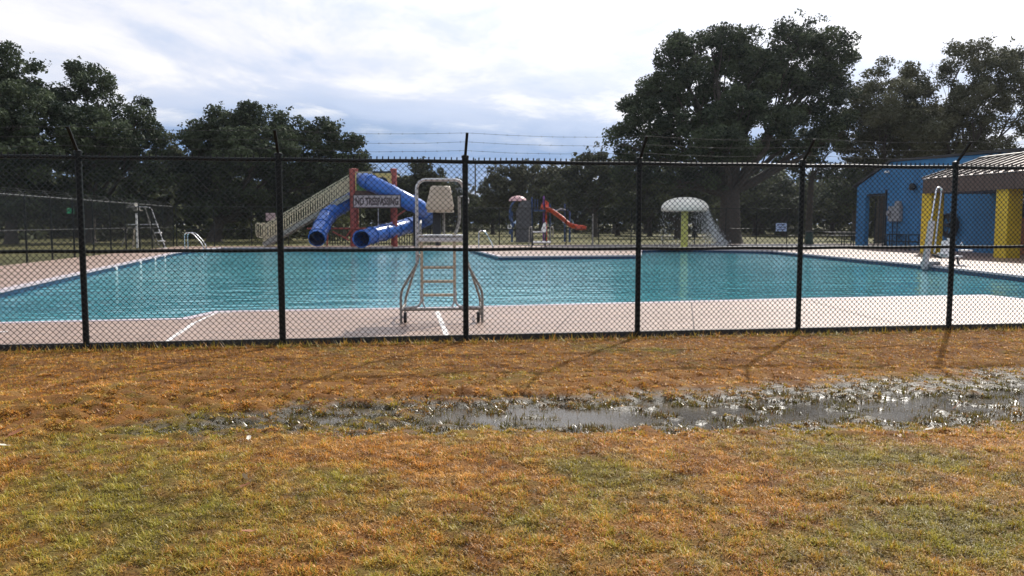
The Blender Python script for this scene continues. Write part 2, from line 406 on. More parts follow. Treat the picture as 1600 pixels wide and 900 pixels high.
def mesh_np(name, V, polys_flat, psize, mat, smooth=False, tone=None):
    """fast mesh from numpy: V (n,3), polys_flat vertex indices, psize corners per polygon"""
    me = bpy.data.meshes.new(name); n = len(V); npoly = len(psize)
    me.vertices.add(n); me.vertices.foreach_set('co', np.asarray(V, np.float32).ravel())
    me.loops.add(len(polys_flat)); me.loops.foreach_set('vertex_index', np.asarray(polys_flat, np.int32))
    me.polygons.add(npoly); st = np.concatenate(([0], np.cumsum(psize)[:-1])).astype(np.int32)
    me.polygons.foreach_set('loop_start', st)
    if smooth: me.polygons.foreach_set('use_smooth', np.ones(npoly, bool))
    if tone is not None:
        at = me.attributes.new('tone', 'FLOAT_COLOR', 'POINT'); t = np.ones((n, 4), np.float32)
        tone = np.asarray(tone)
        if tone.ndim == 1: tone = np.repeat(tone[:, None], 3, 1)
        t[:, :3] = tone; at.data.foreach_set('color', t.ravel())
    me.update(calc_edges=True)
    if mat is not None: me.materials.append(mat)
    return me
def smooth_path(pts, n=6):
    """Catmull-Rom through pts"""
    pts = [Vector(p) for p in pts]; e = [pts[0]*2-pts[1]]+pts+[pts[-1]*2-pts[-2]]; out = []
    for i in range(1, len(e)-2):
        p0, p1, p2, p3 = e[i-1:i+3]
        for k in range(n):
            t = k/n
            out.append(.5*((2*p1)+(p2-p0)*t+(2*p0-5*p1+4*p2-p3)*t*t+(3*p1-p0-3*p2+p3)*t**3))
    out.append(pts[-1]); return out
def rounded(pts, r, n=5):
    """polyline with its corners rounded"""
    pts = [Vector(p) for p in pts]; out = [pts[0]]
    for i in range(1, len(pts)-1):
        a, b, c = pts[i-1], pts[i], pts[i+1]
        d1, d2 = (a-b), (c-b); rr = min(r, d1.length*.48, d2.length*.48); p, q = b+d1.normalized()*rr, b+d2.normalized()*rr
        for k in range(n+1):
            t = k/n; out.append(p*(1-t)**2+b*2*t*(1-t)+q*t*t)
    out.append(pts[-1]); return out
def sheet(name, loops, z, mat, kind='structure'):
    polys = [[Vector((p[0], p[1], 0)) for p in lp] for lp in loops]
    tris = tessellate_polygon(polys); vs = [Vector((p.x, p.y, z)) for lp in polys for p in lp]
    mb = MB(); mb.add(vs, [tuple(t) for t in tris]); me_o = mb.build(name, mat)
    me = me_o.data
    if me.polygons and me.polygons[0].normal.z < 0: me.flip_normals()
    return tag(me_o, kind=kind)
def wall_band(name, loop, z0, z1, mat, off=0.0, closed=True):
    n = len(loop); vs = [Vector((p[0], p[1], z0)) for p in loop]+[Vector((p[0], p[1], z1)) for p in loop]
    mb = MB(); mb.add(vs, [(i, (i+1) % n, n+(i+1) % n, n+i) for i in range(n if closed else n-1)])
    me = bpy.data.meshes.new(name); me.from_pydata(mb.v, [], mb.f); return link(name, me, mat)
def offset_loop(loop, d):
    out = []; n = len(loop)
    for i in range(n):
        a, b, c = (Vector((p[0], p[1])) for p in (loop[i-1], loop[i], loop[(i+1) % n]))
        n1 = (b-a).normalized(); n2 = (c-b).normalized(); n1 = Vector((n1.y, -n1.x)); n2 = Vector((n2.y, -n2.x))
        m = (n1+n2); m.normalize(); out.append(b+m*d/max(.35, m.dot(n1)))
    return out

# ------------------------------------------------------------------ the ground: one sheet with the lawn and its ditch
DITCH, WATER_Z = 3.72, -0.188
def fence_s(x, y): return -((x-O0.x)*E2.x+(y-O0.y)*E2.y)          # metres in front of the fence
def fence_a(x, y): return (x-O0.x)*E1.x+(y-O0.y)*E1.y
def lawn_height(x, y):
    s = fence_s(x, y); a = fence_a(x, y)
    if s < 0: return -.03
    d = s-DITCH-.12*math.sin(a*.7)
    wide = 1.15+.09*max(-6, min(8, a))
    h = -.035-(.17+.0022*max(0, min(8, a)))*math.exp(-(d/wide)**2)*(1.0 if a > -4 else .93)
    if d > 0: h -= .02*min(1, d/3)
    bank = max(0, min(1, (s-.3)/.8)); v = Vector((x, y, 0))
    h += bank*(.030*noise.noise(v*.9)+.022*noise.noise(v*2.7+Vector((5, 1, 0)))+(.020*noise.noise(v*7.3)+.010*noise.noise(v*14.0))*(.45 if s < 2.7 else 1))
    h += .02*max(0, 1-s/.4)
    h += math.exp(-(d/1.2)**2)*(.055*noise.noise(Vector((x*2.6, y*5.5, 3)))+.035*noise.noise(v*5.7+Vector((1, 4, 2)))+.052*noise.noise(v*9.3)+.018*noise.noise(v*1.7+Vector((8, 3, 3))))
    h += .006*max(0, min(1, (.0-a)/2))*math.exp(-(d/1.2)**2)+.065*max(0, min(1, (-a-2.5)/1.6))*math.exp(-(d/1.5)**2)*math.exp(-(d/1.2)**2)
    return h
def build_ground():
    na, ns = 340, 190
    A = np.linspace(-34, 46, na); sarr = np.concatenate((np.linspace(0, 8.6, 168), np.linspace(8.8, 40, 22)))
    A = np.concatenate((np.linspace(-60, -11, 30), np.linspace(-10.8, 11.5, 300), np.linspace(11.8, 60, 30))); na = len(A); ns = len(sarr)
    V = []; 
    for s in sarr:
        for a in A:
            p = F(a, -s); V.append((p.x, p.y, lawn_height(p.x, p.y) if s <= 12 else -.06))
    fl = []; 
    for i in range(ns-1):
        for j in range(na-1):
            fl += [i*na+j, (i+1)*na+j, (i+1)*na+j+1, i*na+j+1]
    n0 = len(V); ps = [4]*((ns-1)*(na-1))
    # the rest out to the horizon, round the deck and the lawn grid
    BIG = 900
    lawn_far = sarr[-1]
    outer = [(-BIG, -BIG), (BIG, -BIG), (BIG, BIG), (-BIG, BIG)]
    hole = [F(-60, -lawn_far), F(60, -lawn_far), F(60, 0), F(42, 0), F(42, 46.5), F(-16.05, 46.5), F(-16.05, 0), F(-60, 0)]
    polys = [[Vector((x, y, 0)) for x, y in outer], [Vector((p.x, p.y, 0)) for p in hole]]
    tr = tessellate_polygon(polys)
    V += [(p.x, p.y, -.05 if k < 4 else -.045) for k, p in enumerate(polys[0]+polys[1])]
    for t in tr: fl += [n0+i for i in t]; ps.append(3)
    me = mesh_np('ground', V, fl, ps, M['ground'])
    bm = bmesh.new(); bm.from_mesh(me); bmesh.ops.recalc_face_normals(bm, faces=bm.faces[:])
    for f in bm.faces: f.smooth = True
    up = sum(f.normal.z for f in list(bm.faces)[:200])
    for f in bm.faces:
        if f.normal.z < 0: f.normal_flip()
    bm.to_mesh(me); bm.free()
    tag(link('ground', me), kind='structure')
build_ground()

# pool outline (coping edge), photo points put down on the deck level
tip = P(1203, 391.5)
POOL = [F(-10.15, 2.9), P(285, 497.5), P(336, 486.5), P(700, 480), P(1240, 466.5), P(1540, 461), P(1600, 467.5), F(14.0, 2.8), F(17.0, 5.2),
        P(1600, 431), P(1440, 413), tip, F(16.0, 36.6), P(1003, 389.6), P(1001, 398.4), P(781, 400.5), P(744, 391.5), P(733, 387), P(345, 386.8), P(300, 390.5), P(272, 394.5), P(120, 427)]
POOL = [Vector((p.x, p.y)) for p in POOL]
DECK = [F(-16.0, .02), F(42, .02), F(42, 46.4), F(-16.0, 46.4)]
DECK = [Vector((p.x, p.y)) for p in DECK]
inner = offset_loop(POOL, .16)                             # coping band lies outside the pool edge
sheet('pool_deck', [DECK, inner], 0.0, M['deck'])
# coping as a raised ring
def ring(name, a, b, z, mat):
    n = len(a); mb = MB(); mb.add([Vector((p.x, p.y, z)) for p in a]+[Vector((p.x, p.y, z)) for p in b]+[Vector((p.x, p.y, -.06)) for p in a],
        [(i, (i+1) % n, n+(i+1) % n, n+i) for i in range(n)]+[(i, (i+1) % n, 2*n+(i+1) % n, 2*n+i) for i in range(n)])
    o = mb.build(name, mat); return tag(o, kind='structure')
cop = ring('pool_coping', offset_loop(POOL, -.03), inner, .006, M['coping'])
bw = wall_band('pool_basin', POOL, -1.6, -.06, M['basin']); tag(bw, kind='structure')
tb = wall_band('waterline_tile', offset_loop(POOL, -.012), -.34, -.061, M['tile'], 0); tb.parent = bw
for f_ in (.28, .52, .70, .84):  # white tiles added for the pale reflections along the left wall
    a_, c_ = Vector((*POOL[-1], 0)), Vector((*POOL[-2], 0)); p_ = a_.lerp(c_, f_); d_ = (c_-a_).normalized()
    n_ = Vector((d_.y, -d_.x, 0)); n_ = n_ if n_.x > 0 else -n_
    m = MB(); m.bar(p_-d_*.16+n_*.03+Vector((0, 0, -.125)), p_+d_*.16+n_*.03+Vector((0, 0, -.125)), .03, .10); o_ = m.build('reflection_tile', M['white']); o_.parent = bw
sheet('pool_floor', [POOL], -1.58, M['basin'])
water = sheet('pool_water', [offset_loop(POOL, .0)], -.19, M['water'])
# wet play pad behind the beach entry, deck joints, one painted shadow line
sheet('wet_pad', [[P(1010, 389.2), P(1195, 389.2), P(1330, 387.5), F(30, 45.8), F(6.5, 45.8)]], .004, M['wet'])
def strip(name, p, q, w, mat, z=.004):
    d = (q-p).normalized(); n = Vector((-d.y, d.x, 0))*w/2
    mb = MB(); mb.add([Vector((v.x, v.y, z)) for v in (p-n, q-n, q+n, p+n)], [(0, 1, 2, 3)]); o = mb.build(name, mat); return tag(o, kind='structure')
strip('deck_joint_or_shadow', P(303, 505), P(252, 540), .07, M['joint']); strip('deck_joint_or_shadow', P(336, 490), P(303, 505), .05, M['joint'])
strip('deck_joint_or_shadow', P(683, 487), P(699, 527), .075, M['joint'])
strip('deck_joint_or_shadow', P(336, 489.5), P(362, 489), .07, M['joint'])
strip('deck_joint_or_shadow', P(0, 519), P(12, 518.3), .09, M['joint'])
strip('deck_joint_or_shadow', P(1268, 471), P(1360, 497), .025, M['joint_and_shadow']); strip('deck_joint_or_shadow', P(1360, 497), P(1425, 509), .02, M['joint_and_shadow'])
strip('deck_joint_or_shadow', P(645, 505.5), P(725, 505.5), .012, M['joint_and_shadow'])  # not a joint: dark line painted for the chair's shadow on the deck
strip('deck_joint_or_shadow', P(900, 482), P(860, 525), .02, M['joint_and_shadow']); strip('deck_joint_or_shadow', P(1080, 471), P(1085, 520), .02, M['joint_and_shadow'])
# park path beyond the back fence
sheet('path', [[Vector((-200, 165)), Vector((260, 235)), Vector((260, 241)), Vector((-200, 169.5))]], -.02, M['path'])
sheet('path', [[Vector((14, 96)), Vector((130, 118)), Vector((130, 121)), Vector((14, 97.8))]], -.018, M['path'])
# puddle in the ditch
mbp = MB(); aa = np.linspace(-9, 16, 40)
mbp.add([F(a, -1.6, WATER_Z) for a in aa]+[F(a, -6.2, WATER_Z) for a in aa], [(i, i+1, 40+i+1, 40+i) for i in range(39)])
po = mbp.build('puddle', M['puddle']); tag(po, kind='structure')

# ------------------------------------------------------------------ grass blades (stuff)
def build_grass():
    def scatter(n, ymin, ymax, power):
        u = rng.random(n); y = (ymin**power+(ymax**power-ymin**power)*u)**(1/power)
        x = (rng.random(n)*2-1)*(.66*y+1.1)
        keep = np.array([fence_s(a, b) > .05 for a, b in zip(x, y)]); return x[keep], y[keep]
    GN = [noise.noise]
    pools = []
    for n, y0, y1, pw in ((265000, 3.1, 6.2, .8), (470000, 6.2, 12.6, .9)):
        pools.append(scatter(n, y0, y1, pw))
    x = np.concatenate([p[0] for p in pools]); y = np.concatenate([p[1] for p in pools]); n = len(x)
    s = -((x-O0.x)*E2.x+(y-O0.y)*E2.y)
    # height lookup on a coarse grid
    gx = np.arange(-10.5, 10.51, .1); gy = np.arange(2.8, 13.8, .1)
    H = np.array([[lawn_height(a, b) for a in gx] for b in gy])
    T = np.array([[noise.noise(Vector((a*1.6, b*1.6, 3))) for a in gx] for b in gy])
    T2 = np.array([[noise.noise(Vector((a*.6+9, b*.6, 8))) for a in gx] for b in gy])
    fx = np.clip((x-gx[0])/.1, 0, len(gx)-1.01); fy = np.clip((y-gy[0])/.1, 0, len(gy)-1.01); i = fx.astype(int); j = fy.astype(int); tx = fx-i; ty = fy-j
    bil = lambda G: (G[j, i]*(1-tx)+G[j, i+1]*tx)*(1-ty)+(G[j+1, i]*(1-tx)+G[j+1, i+1]*tx)*ty
    h = bil(H); t1 = bil(T); t2 = bil(T2)
    under = h < WATER_Z+.004
    c3 = np.array([noise.noise(Vector((p*2.2, q*5.0, 6))) for p, q in zip(x, y)])
    keep = ~under | (rng.random(n) < np.clip(.24+1.5*c3, .08, 1))
    x, y, s, h, t1, t2, under = (v[keep] for v in (x, y, s, h, t1, t2, under)); n = len(x)
    cl = np.array([noise.noise(Vector((p*11, q*11, 1))) for p, q in zip(x, y)]); cl2 = np.array([noise.noise(Vector((p*3.1, q*3.1, 4))) for p, q in zip(x, y)])
    pg = .08+.28*t2+.42*cl2+.38*cl+np.where(y < 4.6, .10, 0)-np.where(y > 7.8, .10, 0)
    low = np.clip((WATER_Z+.075-h)/.05, 0, 1); green = ((rng.random(n) < np.clip(pg+.30*low, .03, .75)) | (under & (rng.random(n) < .6)))
    ln = np.where(green, rng.uniform(.018, .042, n), rng.uniform(.018, .046, n))*(1+.6*np.clip(cl, -.5, .7))*np.where(y > 8.2, .72, np.where(y > 6.2, .85, 1))
    near_f = s < .22; ln = np.where(near_f & (rng.random(n) < .25), rng.uniform(.06, .16, n), ln); green |= near_f & (rng.random(n) < .45)
    ln = np.where(under, rng.uniform(.03, .09, n), ln)
    lean = np.where(green, rng.normal(.75, .35, n), rng.normal(1.12, .32, n)); lean = np.clip(lean, 0, 1.5)
    az = rng.random(n)*2*np.pi+1.5*t1; w = rng.uniform(.0016, .0036, n)*np.where(y > 6.2, 2.6, 1.0)
    h = h+np.clip(cl, -.4, .7)*.014
    dx, dy = np.cos(az)*np.sin(lean), np.sin(az)*np.sin(lean); dz = np.cos(lean)
    sx, sy = -np.sin(az)*w, np.cos(az)*w
    z0 = h-.004
    b0 = np.stack((x-sx, y-sy, z0), 1); b1 = np.stack((x+sx, y+sy, z0), 1)
    mz = z0+dz*ln*.55+.006
    m0 = np.stack((x+dx*ln*.5-sx*.8, y+dy*ln*.5-sy*.8, mz), 1); m1 = np.stack((x+dx*ln*.5+sx*.8, y+dy*ln*.5+sy*.8, mz), 1)
    tp = np.stack((x+dx*ln*1.05, y+dy*ln*1.05, z0+dz*ln*.85+.002), 1)
    nb = y < 6.2; nf = ~nb; n1 = int(nb.sum()); n2 = int(nf.sum())
    V = np.concatenate((np.stack((b0, b1, m0, m1, tp), 1)[nb].reshape(-1, 3), np.stack((b0, b1, tp), 1)[nf].reshape(-1, 3)))
    base = (np.arange(n1)*5)[:, None]
    idx = np.concatenate((base+np.array([[0, 1, 3, 2]]), base+np.array([[2, 3, 4]])), 1).ravel()
    idx = np.concatenate((idx, n1*5+np.arange(n2*3))); ps = np.concatenate((np.tile(np.array([4, 3]), n1), np.full(n2, 3)))
    r_ = np.clip(rng.normal(.5, .24, n)+.75*cl+.30*cl2, 0, 1); g_ = np.where(green, rng.uniform(.45, .95, n), rng.uniform(0, .12, n))
    wet = np.clip((WATER_Z+.045-h)/.035, 0, 1)
    tn_ = np.stack((r_, g_, wet), 1); tone = np.concatenate((np.repeat(tn_[nb], 5, 0), np.repeat(tn_[nf], 3, 0)))
    me = mesh_np('grass', V, idx, ps, M['blade'], True, tone)
    tag(link('grass', me), 'brown winter lawn grass with green regrowth in front of the fence', 'grass', kind='stuff')
build_grass()

# ------------------------------------------------------------------ chain link
def mesh_fabric(name, origin, d_along, length, z0, z1, pitch, r, mat, parent, sides=4, spike=0.0, n_out=None):
    """woven chain link: vertical zigzag wires, neighbours hooked through one another"""
    n_out = n_out or Vector((d_along.y, -d_along.x, 0))
    hz = pitch
    # wire c swings between column c-0.5 and c+0.5 (in units of pitch/2 * 2)
    nc = int(length/pitch); rows = int((z1-z0)/hz)
    ks = np.arange(rows+1)
    zz = z0+ks*hz
    vs = []; 
    d = np.array(d_along); no = np.array(n_out); og = np.array(origin)
    amp = pitch*.5+r*.9
    C = np.arange(nc)
    a = (C[:, None]*pitch+pitch*.5)+amp*np.where((ks[None, :]+C[:, None]) % 2 == 0, -1, 1)
    off = np.where(ks % 2 == 0, -1, 1)[None, :]*np.where(C % 2 == 0, 1, -1)[:, None]*r*.9
    X = og[None, None, :]+a[..., None]*d+off[..., None]*no; X[..., 2] = zz[None, :]
    wob = np.sin(a*1.9+1.0)*np.sin(zz[None, :]*2.3)*.009+np.sin(a*5.3)*np.sin(zz[None, :]*4.1+2)*.004
    X += wob[..., None]*no+(np.sin(a*3.1+zz[None, :]*2.0)*.005)[..., None]*d
    if spike:                                                 # twisted ends standing above the top rail
        extra = X[:, -1:, :].copy(); extra[..., 2] += spike; extra[..., :] += d*pitch*.06
        X = np.concatenate((X, extra), 1)
    npt = X.shape[1]
    ang = np.arange(sides)*2*np.pi/sides+np.pi/4
    ring_ = (np.cos(ang)[:, None]*d*r*1.25+np.sin(ang)[:, None]*no*r)                     # (sides,3)
    V = (X[:, :, None, :]+ring_[None, None]).reshape(-1, 3)
    cc, pp, kk = np.meshgrid(np.arange(nc), np.arange(npt-1), np.arange(sides), indexing='ij')
    b = (cc*npt+pp)*sides; k2 = (kk+1) % sides
    idx = np.stack((b+kk, b+k2, b+sides+k2, b+sides+kk), -1).reshape(-1)
    me = mesh_np(name, V, idx, np.full(len(idx)//4, 4), mat, False)
    o = link(name, me, None, parent); o['kind'] = 'stuff'; return o

def barbed(name, pts, r, parent, mat):
    mb = MB(); mb.tube(pts, r, 4, False)
    for p, q in zip(pts[:-1], pts[1:]):
        n = max(1, int((q-p).length/.14))
        for k in range(n):
            c = p.lerp(q, (k+.5)/n); d = Vector((random.uniform(-.4, .4), random.uniform(-1, 1), random.uniform(-1, 1))).normalized()*.016
            mb.tube([c-d, c+d], r*.8, 3, False); d2 = Vector((d.x, d.z, -d.y)); mb.tube([c-d2, c+d2], r*.8, 3, False)
    return mb.build(name, mat, parent)

FH = 2.44
t = thing('chain_link_fence', 'black chain link fence with barbed wire arms along the front of the pool', 'fence', F(0, 0))
inv = Matrix.Translation(-F(0, 0))
def FL(a, b, z): return F(a, b, z)-F(0, 0)
A0, A1 = -7.96, 11.56
post_as = [-.64+2.44*k for k in range(-3, 6)]
for k, a in enumerate(post_as):
    mb = MB(); r = .043 if k == 2 else .038
    if k == 1: pass
    tilt = {1: -.03, 2: -.02}.get(k, 0)
    mb.tube([FL(a, 0, -.12), FL(a, 0, FH+.035)], r, 12)
    mb.lathe([(r, FH+.03), (r+.012, FH+.032), (r+.012, FH+.06), (.02, FH+.075), (.001, FH+.08)], FL(a, 0, 0), 12)
    po = mb.build('post', M['vinyl'], t, True)
    arm = MB(); arm.bar(FL(a, -.01, FH+.04), FL(a, -.30, FH+.33), .035, .022)
    arm.build('barb_arm', M['vinyl'], po)
    for z in (.14, 1.24, FH-.12):
        bd = MB(); bd.lathe([(r, z-.018), (r+.006, z-.016), (r+.006, z+.016), (r, z+.018)], FL(a, 0, 0), 10); bd.build('tension_band', M['vinyl'], po, True)
for z, r in ((FH-.02, .027), (1.235, .0235)):
    mb = MB(); n = 60; mb.tube([FL(A0+(A1-A0)*i/n, .046 if z < 2 else .0, z+.004*math.sin(i*1.3)) for i in range(n+1)], r, 10); mb.build('rail', M['vinyl'], t, True)
mb = MB(); mb.bar(FL(A0, .03, -.03), FL(A1, .03, -.03), .05, .18); mb.build('kick_rail', M['edging'], t)
mesh_fabric('chain_link_mesh', F(A0, -.05)-F(0, 0), E1, A1-A0, .03, FH+.0, .0375, .0044, M['wire'], t, 4, .045, -E2)
for k in range(3):
    f = (k+.6)/2.75; pts = []
    for i, a in enumerate(post_as):
        pts.append(FL(a, -.01-.29*f, FH+.06+.29*f))
        if i < len(post_as)-1:
            for q in (.25, .5, .75): pts.append(FL(a+2.44*q, -.01-.29*f, FH+.06+.29*f-.028*math.sin(math.pi*q)-.01*random.random()))
    barbed('barbed_wire', pts, .0019, t, M['darkgalv'])

# side fence on the left, running away
t = thing('chain_link_fence', 'long black chain link fence running back along the left side of the pool', 'fence', F(-16.0, 0))
o_ = F(-16.0, 0)
def SL(b, z, da=0.0): return F(-16.0+da, b, z)-o_
B0, B1 = 6.5, 45.8
HB = 2.68
for b in np.arange(B0, B1+.1, 2.455):
    mb = MB(); mb.tube([SL(b, -.1), SL(b, HB+.03)], .04, 8); p_ = mb.build('post', M['vinyl'], t, True)
    arm = MB(); arm.bar(SL(b, HB+.02), SL(b, HB+.30, -.29), .035, .02); arm.build('barb_arm', M['vinyl'], p_)
for z in (HB, 1.30):
    mb = MB(); mb.tube([SL(B0, z), SL(B1, z)], .026, 8); mb.build('rail', M['darkgalv'], t, True)
mesh_fabric('chain_link_mesh', SL(B0, 0, .04), E2, B1-B0, .03, HB, .075, .0050, M['wire'], t, 3, 0.0)
for k in range(3):
    mb = MB(); mb.tube([SL(B0, HB+.08+.09*k, -.06-.09*k), SL(B1, HB+.08+.09*k, -.06-.09*k)], .004, 3, False); mb.build('barbed_wire', M['wire'], t)

# fence along the back
t = thing('chain_link_fence', 'dark chain link fence along the far side of the pool deck before the park', 'fence', F(0, 46.2))
o_ = F(0, 46.2)
def BL(a, z, db=0.0): return F(a, 46.2+db, z)-o_
CA, CB = -15.9, 29.2
for i, a in enumerate(np.arange(CA, CB, 2.45)):
    mb = MB(); mb.tube([BL(a, -.1), BL(a, HB)], .036, 8); mb.build('post', M['vinyl'], t, True)
for z in (HB-.02, 1.15):
    mb = MB(); mb.tube([BL(CA, z), BL(CB, z)], .025, 8); mb.build('rail', M['vinyl'], t, True)
mesh_fabric('chain_link_mesh', BL(CA, 0), E1, CB-CA, .03, HB-.03, .095, .0036, M['wire'], t, 3, 0.0)

# ------------------------------------------------------------------ lifeguard chair by the near edge
def near_chair():
    Y0 = 12.75; c0 = P(690, 504)
    t = thing('lifeguard_chair', 'tall steel lifeguard chair on wheels with beige seat facing the pool', 'lifeguard chair', (c0.x, Y0, 0), R(4))
    px = 1250/Y0                                        # photo pixels per metre there
    def l(x, y, d=0.0):                                 # picture position on the chair's own back plane -> local
        return Vector(((x-690)/px, d, (504.6-y)/px))
    mb = lambda: MB()
    rb = .021
    for sx_, pts in ((-1, [(627, 505), (627, 455), (653, 411), (653, 400)]), (1, [(754.5, 505), (754.5, 455), (730, 411), (730, 400)])):
        m = MB(); m.tube(rounded([l(x, y) for x, y in pts], .10), rb, 8); m.build('side_brace', M['dullgalv'], t, True)
        x0 = pts[0][0]
        m = MB(); m.tube(rounded([l(x0, 484), l(x0, 484, 1.05)], .05), rb, 8); m.build('base_rail', M['dullgalv'], t, True)
        m = MB(); m.tube(rounded([l(x0, 505, 1.05), l(x0, 478, 1.05), l(x0-sx_*26, 400, .8)], .1), rb, 8); m.build('front_leg', M['dullgalv'], t, True)
        wx = l(x0-sx_*6.5, 0).x; wz = .088
        w = MB(); w.lathe([(.03, -.02), (.075, -.024), (.088, -.016), (.088, .016), (.075, .024), (.03, .02)], (wx, .02, wz), 20, 'X'); wh = w.build('wheel', M['rubber'], t, True)
        hb = MB(); hb.lathe([(.001, -.024), (.03, -.024), (.03, .024), (.001, .024)], (wx, .02, wz), 12, 'X'); hb.build('hub', M['galv'], wh, True)
        ax = MB(); ax.tube([Vector((l(x0, 0).x, .02, wz)), Vector((wx, .02, wz))], .012, 6); ax.build('axle', M['galv'], wh, True)
    m = MB(); m.tube([l(627, 483.5), l(754.5, 482.5)], rb*1.15, 8); m.build('base_crossbar', M['dullgalv'], t, True)
    for sx_, xt, xb in ((-1, 660, 632), (1, 711, 750)):
        m = MB(); m.bar(l(xt, 365, .03), l(xt, 470, -.0), .045, .05); m.bar(l(xt, 470), l(xt+sx_*1, 455), .044, .049); m.build('ladder_rail', M['tansteel'], t)
        m = MB(); m.tube(rounded([l(xt, 450, -.01), l(xt+sx_*.5, 468, -.012), l(xt+sx_*5, 478.5, -.012), l(xb, 480.5, -.012)], .1), rb*.95, 8); m.build('ladder_foot', M['galv'], t, True)
        m = MB(); m.tube(rounded([l(xt, 452, .03), l(xt-sx_*0, 470, .03), l(xt-sx_*-6*-1 if False else xt+sx_*-5, 482, -.01)], .05), rb*.7, 8); m.build('ladder_gusset', M['galv'], t, True)
    for y in (417.5, 439.5, 461):
        m = MB(); m.box(l(685.5, y, .02), (.50, .075, .04), bev=.006); m.build('rung', M['tansteel'], t)
    # platform
    m = MB(); m.box(l(690, 374, .38), (.72, .80, .075), bev=.01); m.build('platform', M['alu'], t)
    m = MB(); m.box(l(690, 367.8, .38), (.74, .82, .018), bev=.004); m.build('platform_edge', M['alu'], t)
    # hoop of hand rail behind the seat
    m = MB(); m.tube(rounded([l(653, 412), l(653, 281.5), l(722, 281.5), l(727, 300, .15), l(727, 312, .60)], .17, 7), rb*1.25, 10); m.build('hand_rail', M['galv'], t, True)
    m = MB(); m.tube(rounded([l(719, 305, .62), l(719.5, 346, .55), l(712, 367, .4)], .12, 6), rb*1.2, 10); m.build('seat_rail', M['dullgalv'], t, True)
    m = MB(); m.tube(rounded([l(657, 365, .3), l(656, 352, .45), l(656, 345, .75)], .1, 5), rb, 8); m.build('seat_rail', M['dullgalv'], t, True)
    m = MB(); m.tube(rounded([l(719, 306, .62), l(727, 303, .62), l(735, 309, .62), l(734, 316, .62)], .04, 4), rb*.55, 8); m.build('hook', M['galv'], t, True)
    # moulded seat: curved back, seen from behind, and pan
    nx, nz_ = 12, 12; vs = []; fs = []
    for j in range(nz_+1):
        v = j/nz_; hw = (.155+.075*v) if v < .8 else (.155+.06+.015*(1-(v-.8)/.2)); yy = 289.5+v*37
        for i in range(nx+1):
            u = i/nx*2-1; drop = .055*(1-u*u)*max(0, v-.72)/.28
            vs.append(l(689.5-1.5*v, yy, .34-.10*v)+Vector((u*hw*(1 if v > .06 else .9), .05*u*u+.0, -drop)))
    k = nx+1
    fs = [(j*k+i, j*k+i+1, (j+1)*k+i+1, (j+1)*k+i) for j in range(nz_) for i in range(nx)]
    m = MB(); m.add(vs, fs); se = m.build('seat_back', M['seat'], t, True)
    md = se.modifiers.new('thick', 'SOLIDIFY'); md.thickness = .022; md.offset = 0
    m = MB(); m.box(l(689, 329.5, .50), (.44, .46, .035), bev=.012); m.build('seat_pan', M['seat'], t)
    m = MB(); m.box(l(683, 348.5, .42), (.13, .13, .36), bev=.01); m.build('seat_pedestal', M['darkfix'], t)
    m = MB(); m.tube([l(694, 332, .5), l(694, 366, .5)], .022, 8); m.build('seat_pedestal', M['dullgalv'], t, True)
near_chair()

# ------------------------------------------------------------------ pool ladder rails
def grab_rail(label, x0, x1, ytop, ybase, Y, hook=1):
    c = P((x0+x1)/2, ybase); t = thing('pool_handrail', label, 'handrail', c)
    s = c.y/1250; w = abs(x1-x0)*s
    h = (ybase-ytop)*s
    for d in (0, .45):
        m = MB(); m.tube(rounded([Vector((-w/2*hook, d, 0)), Vector((-w/2*hook, d, h)), Vector((-w*.08*hook, d, h*1.02)), Vector((w/2*hook, d, h*.3)), Vector((w/2*hook, d, -.25))], .25, 6), .028, 8)
        m.build('rail', M['stainless'], t, True)
    return t
grab_rail('curved steel handrail at the far left corner of the pool', 289, 318, 364, 391, 0)
grab_rail('curved steel handrail at the far pool edge right of the lifeguard chair', 770, 748, 361, 391, 0)

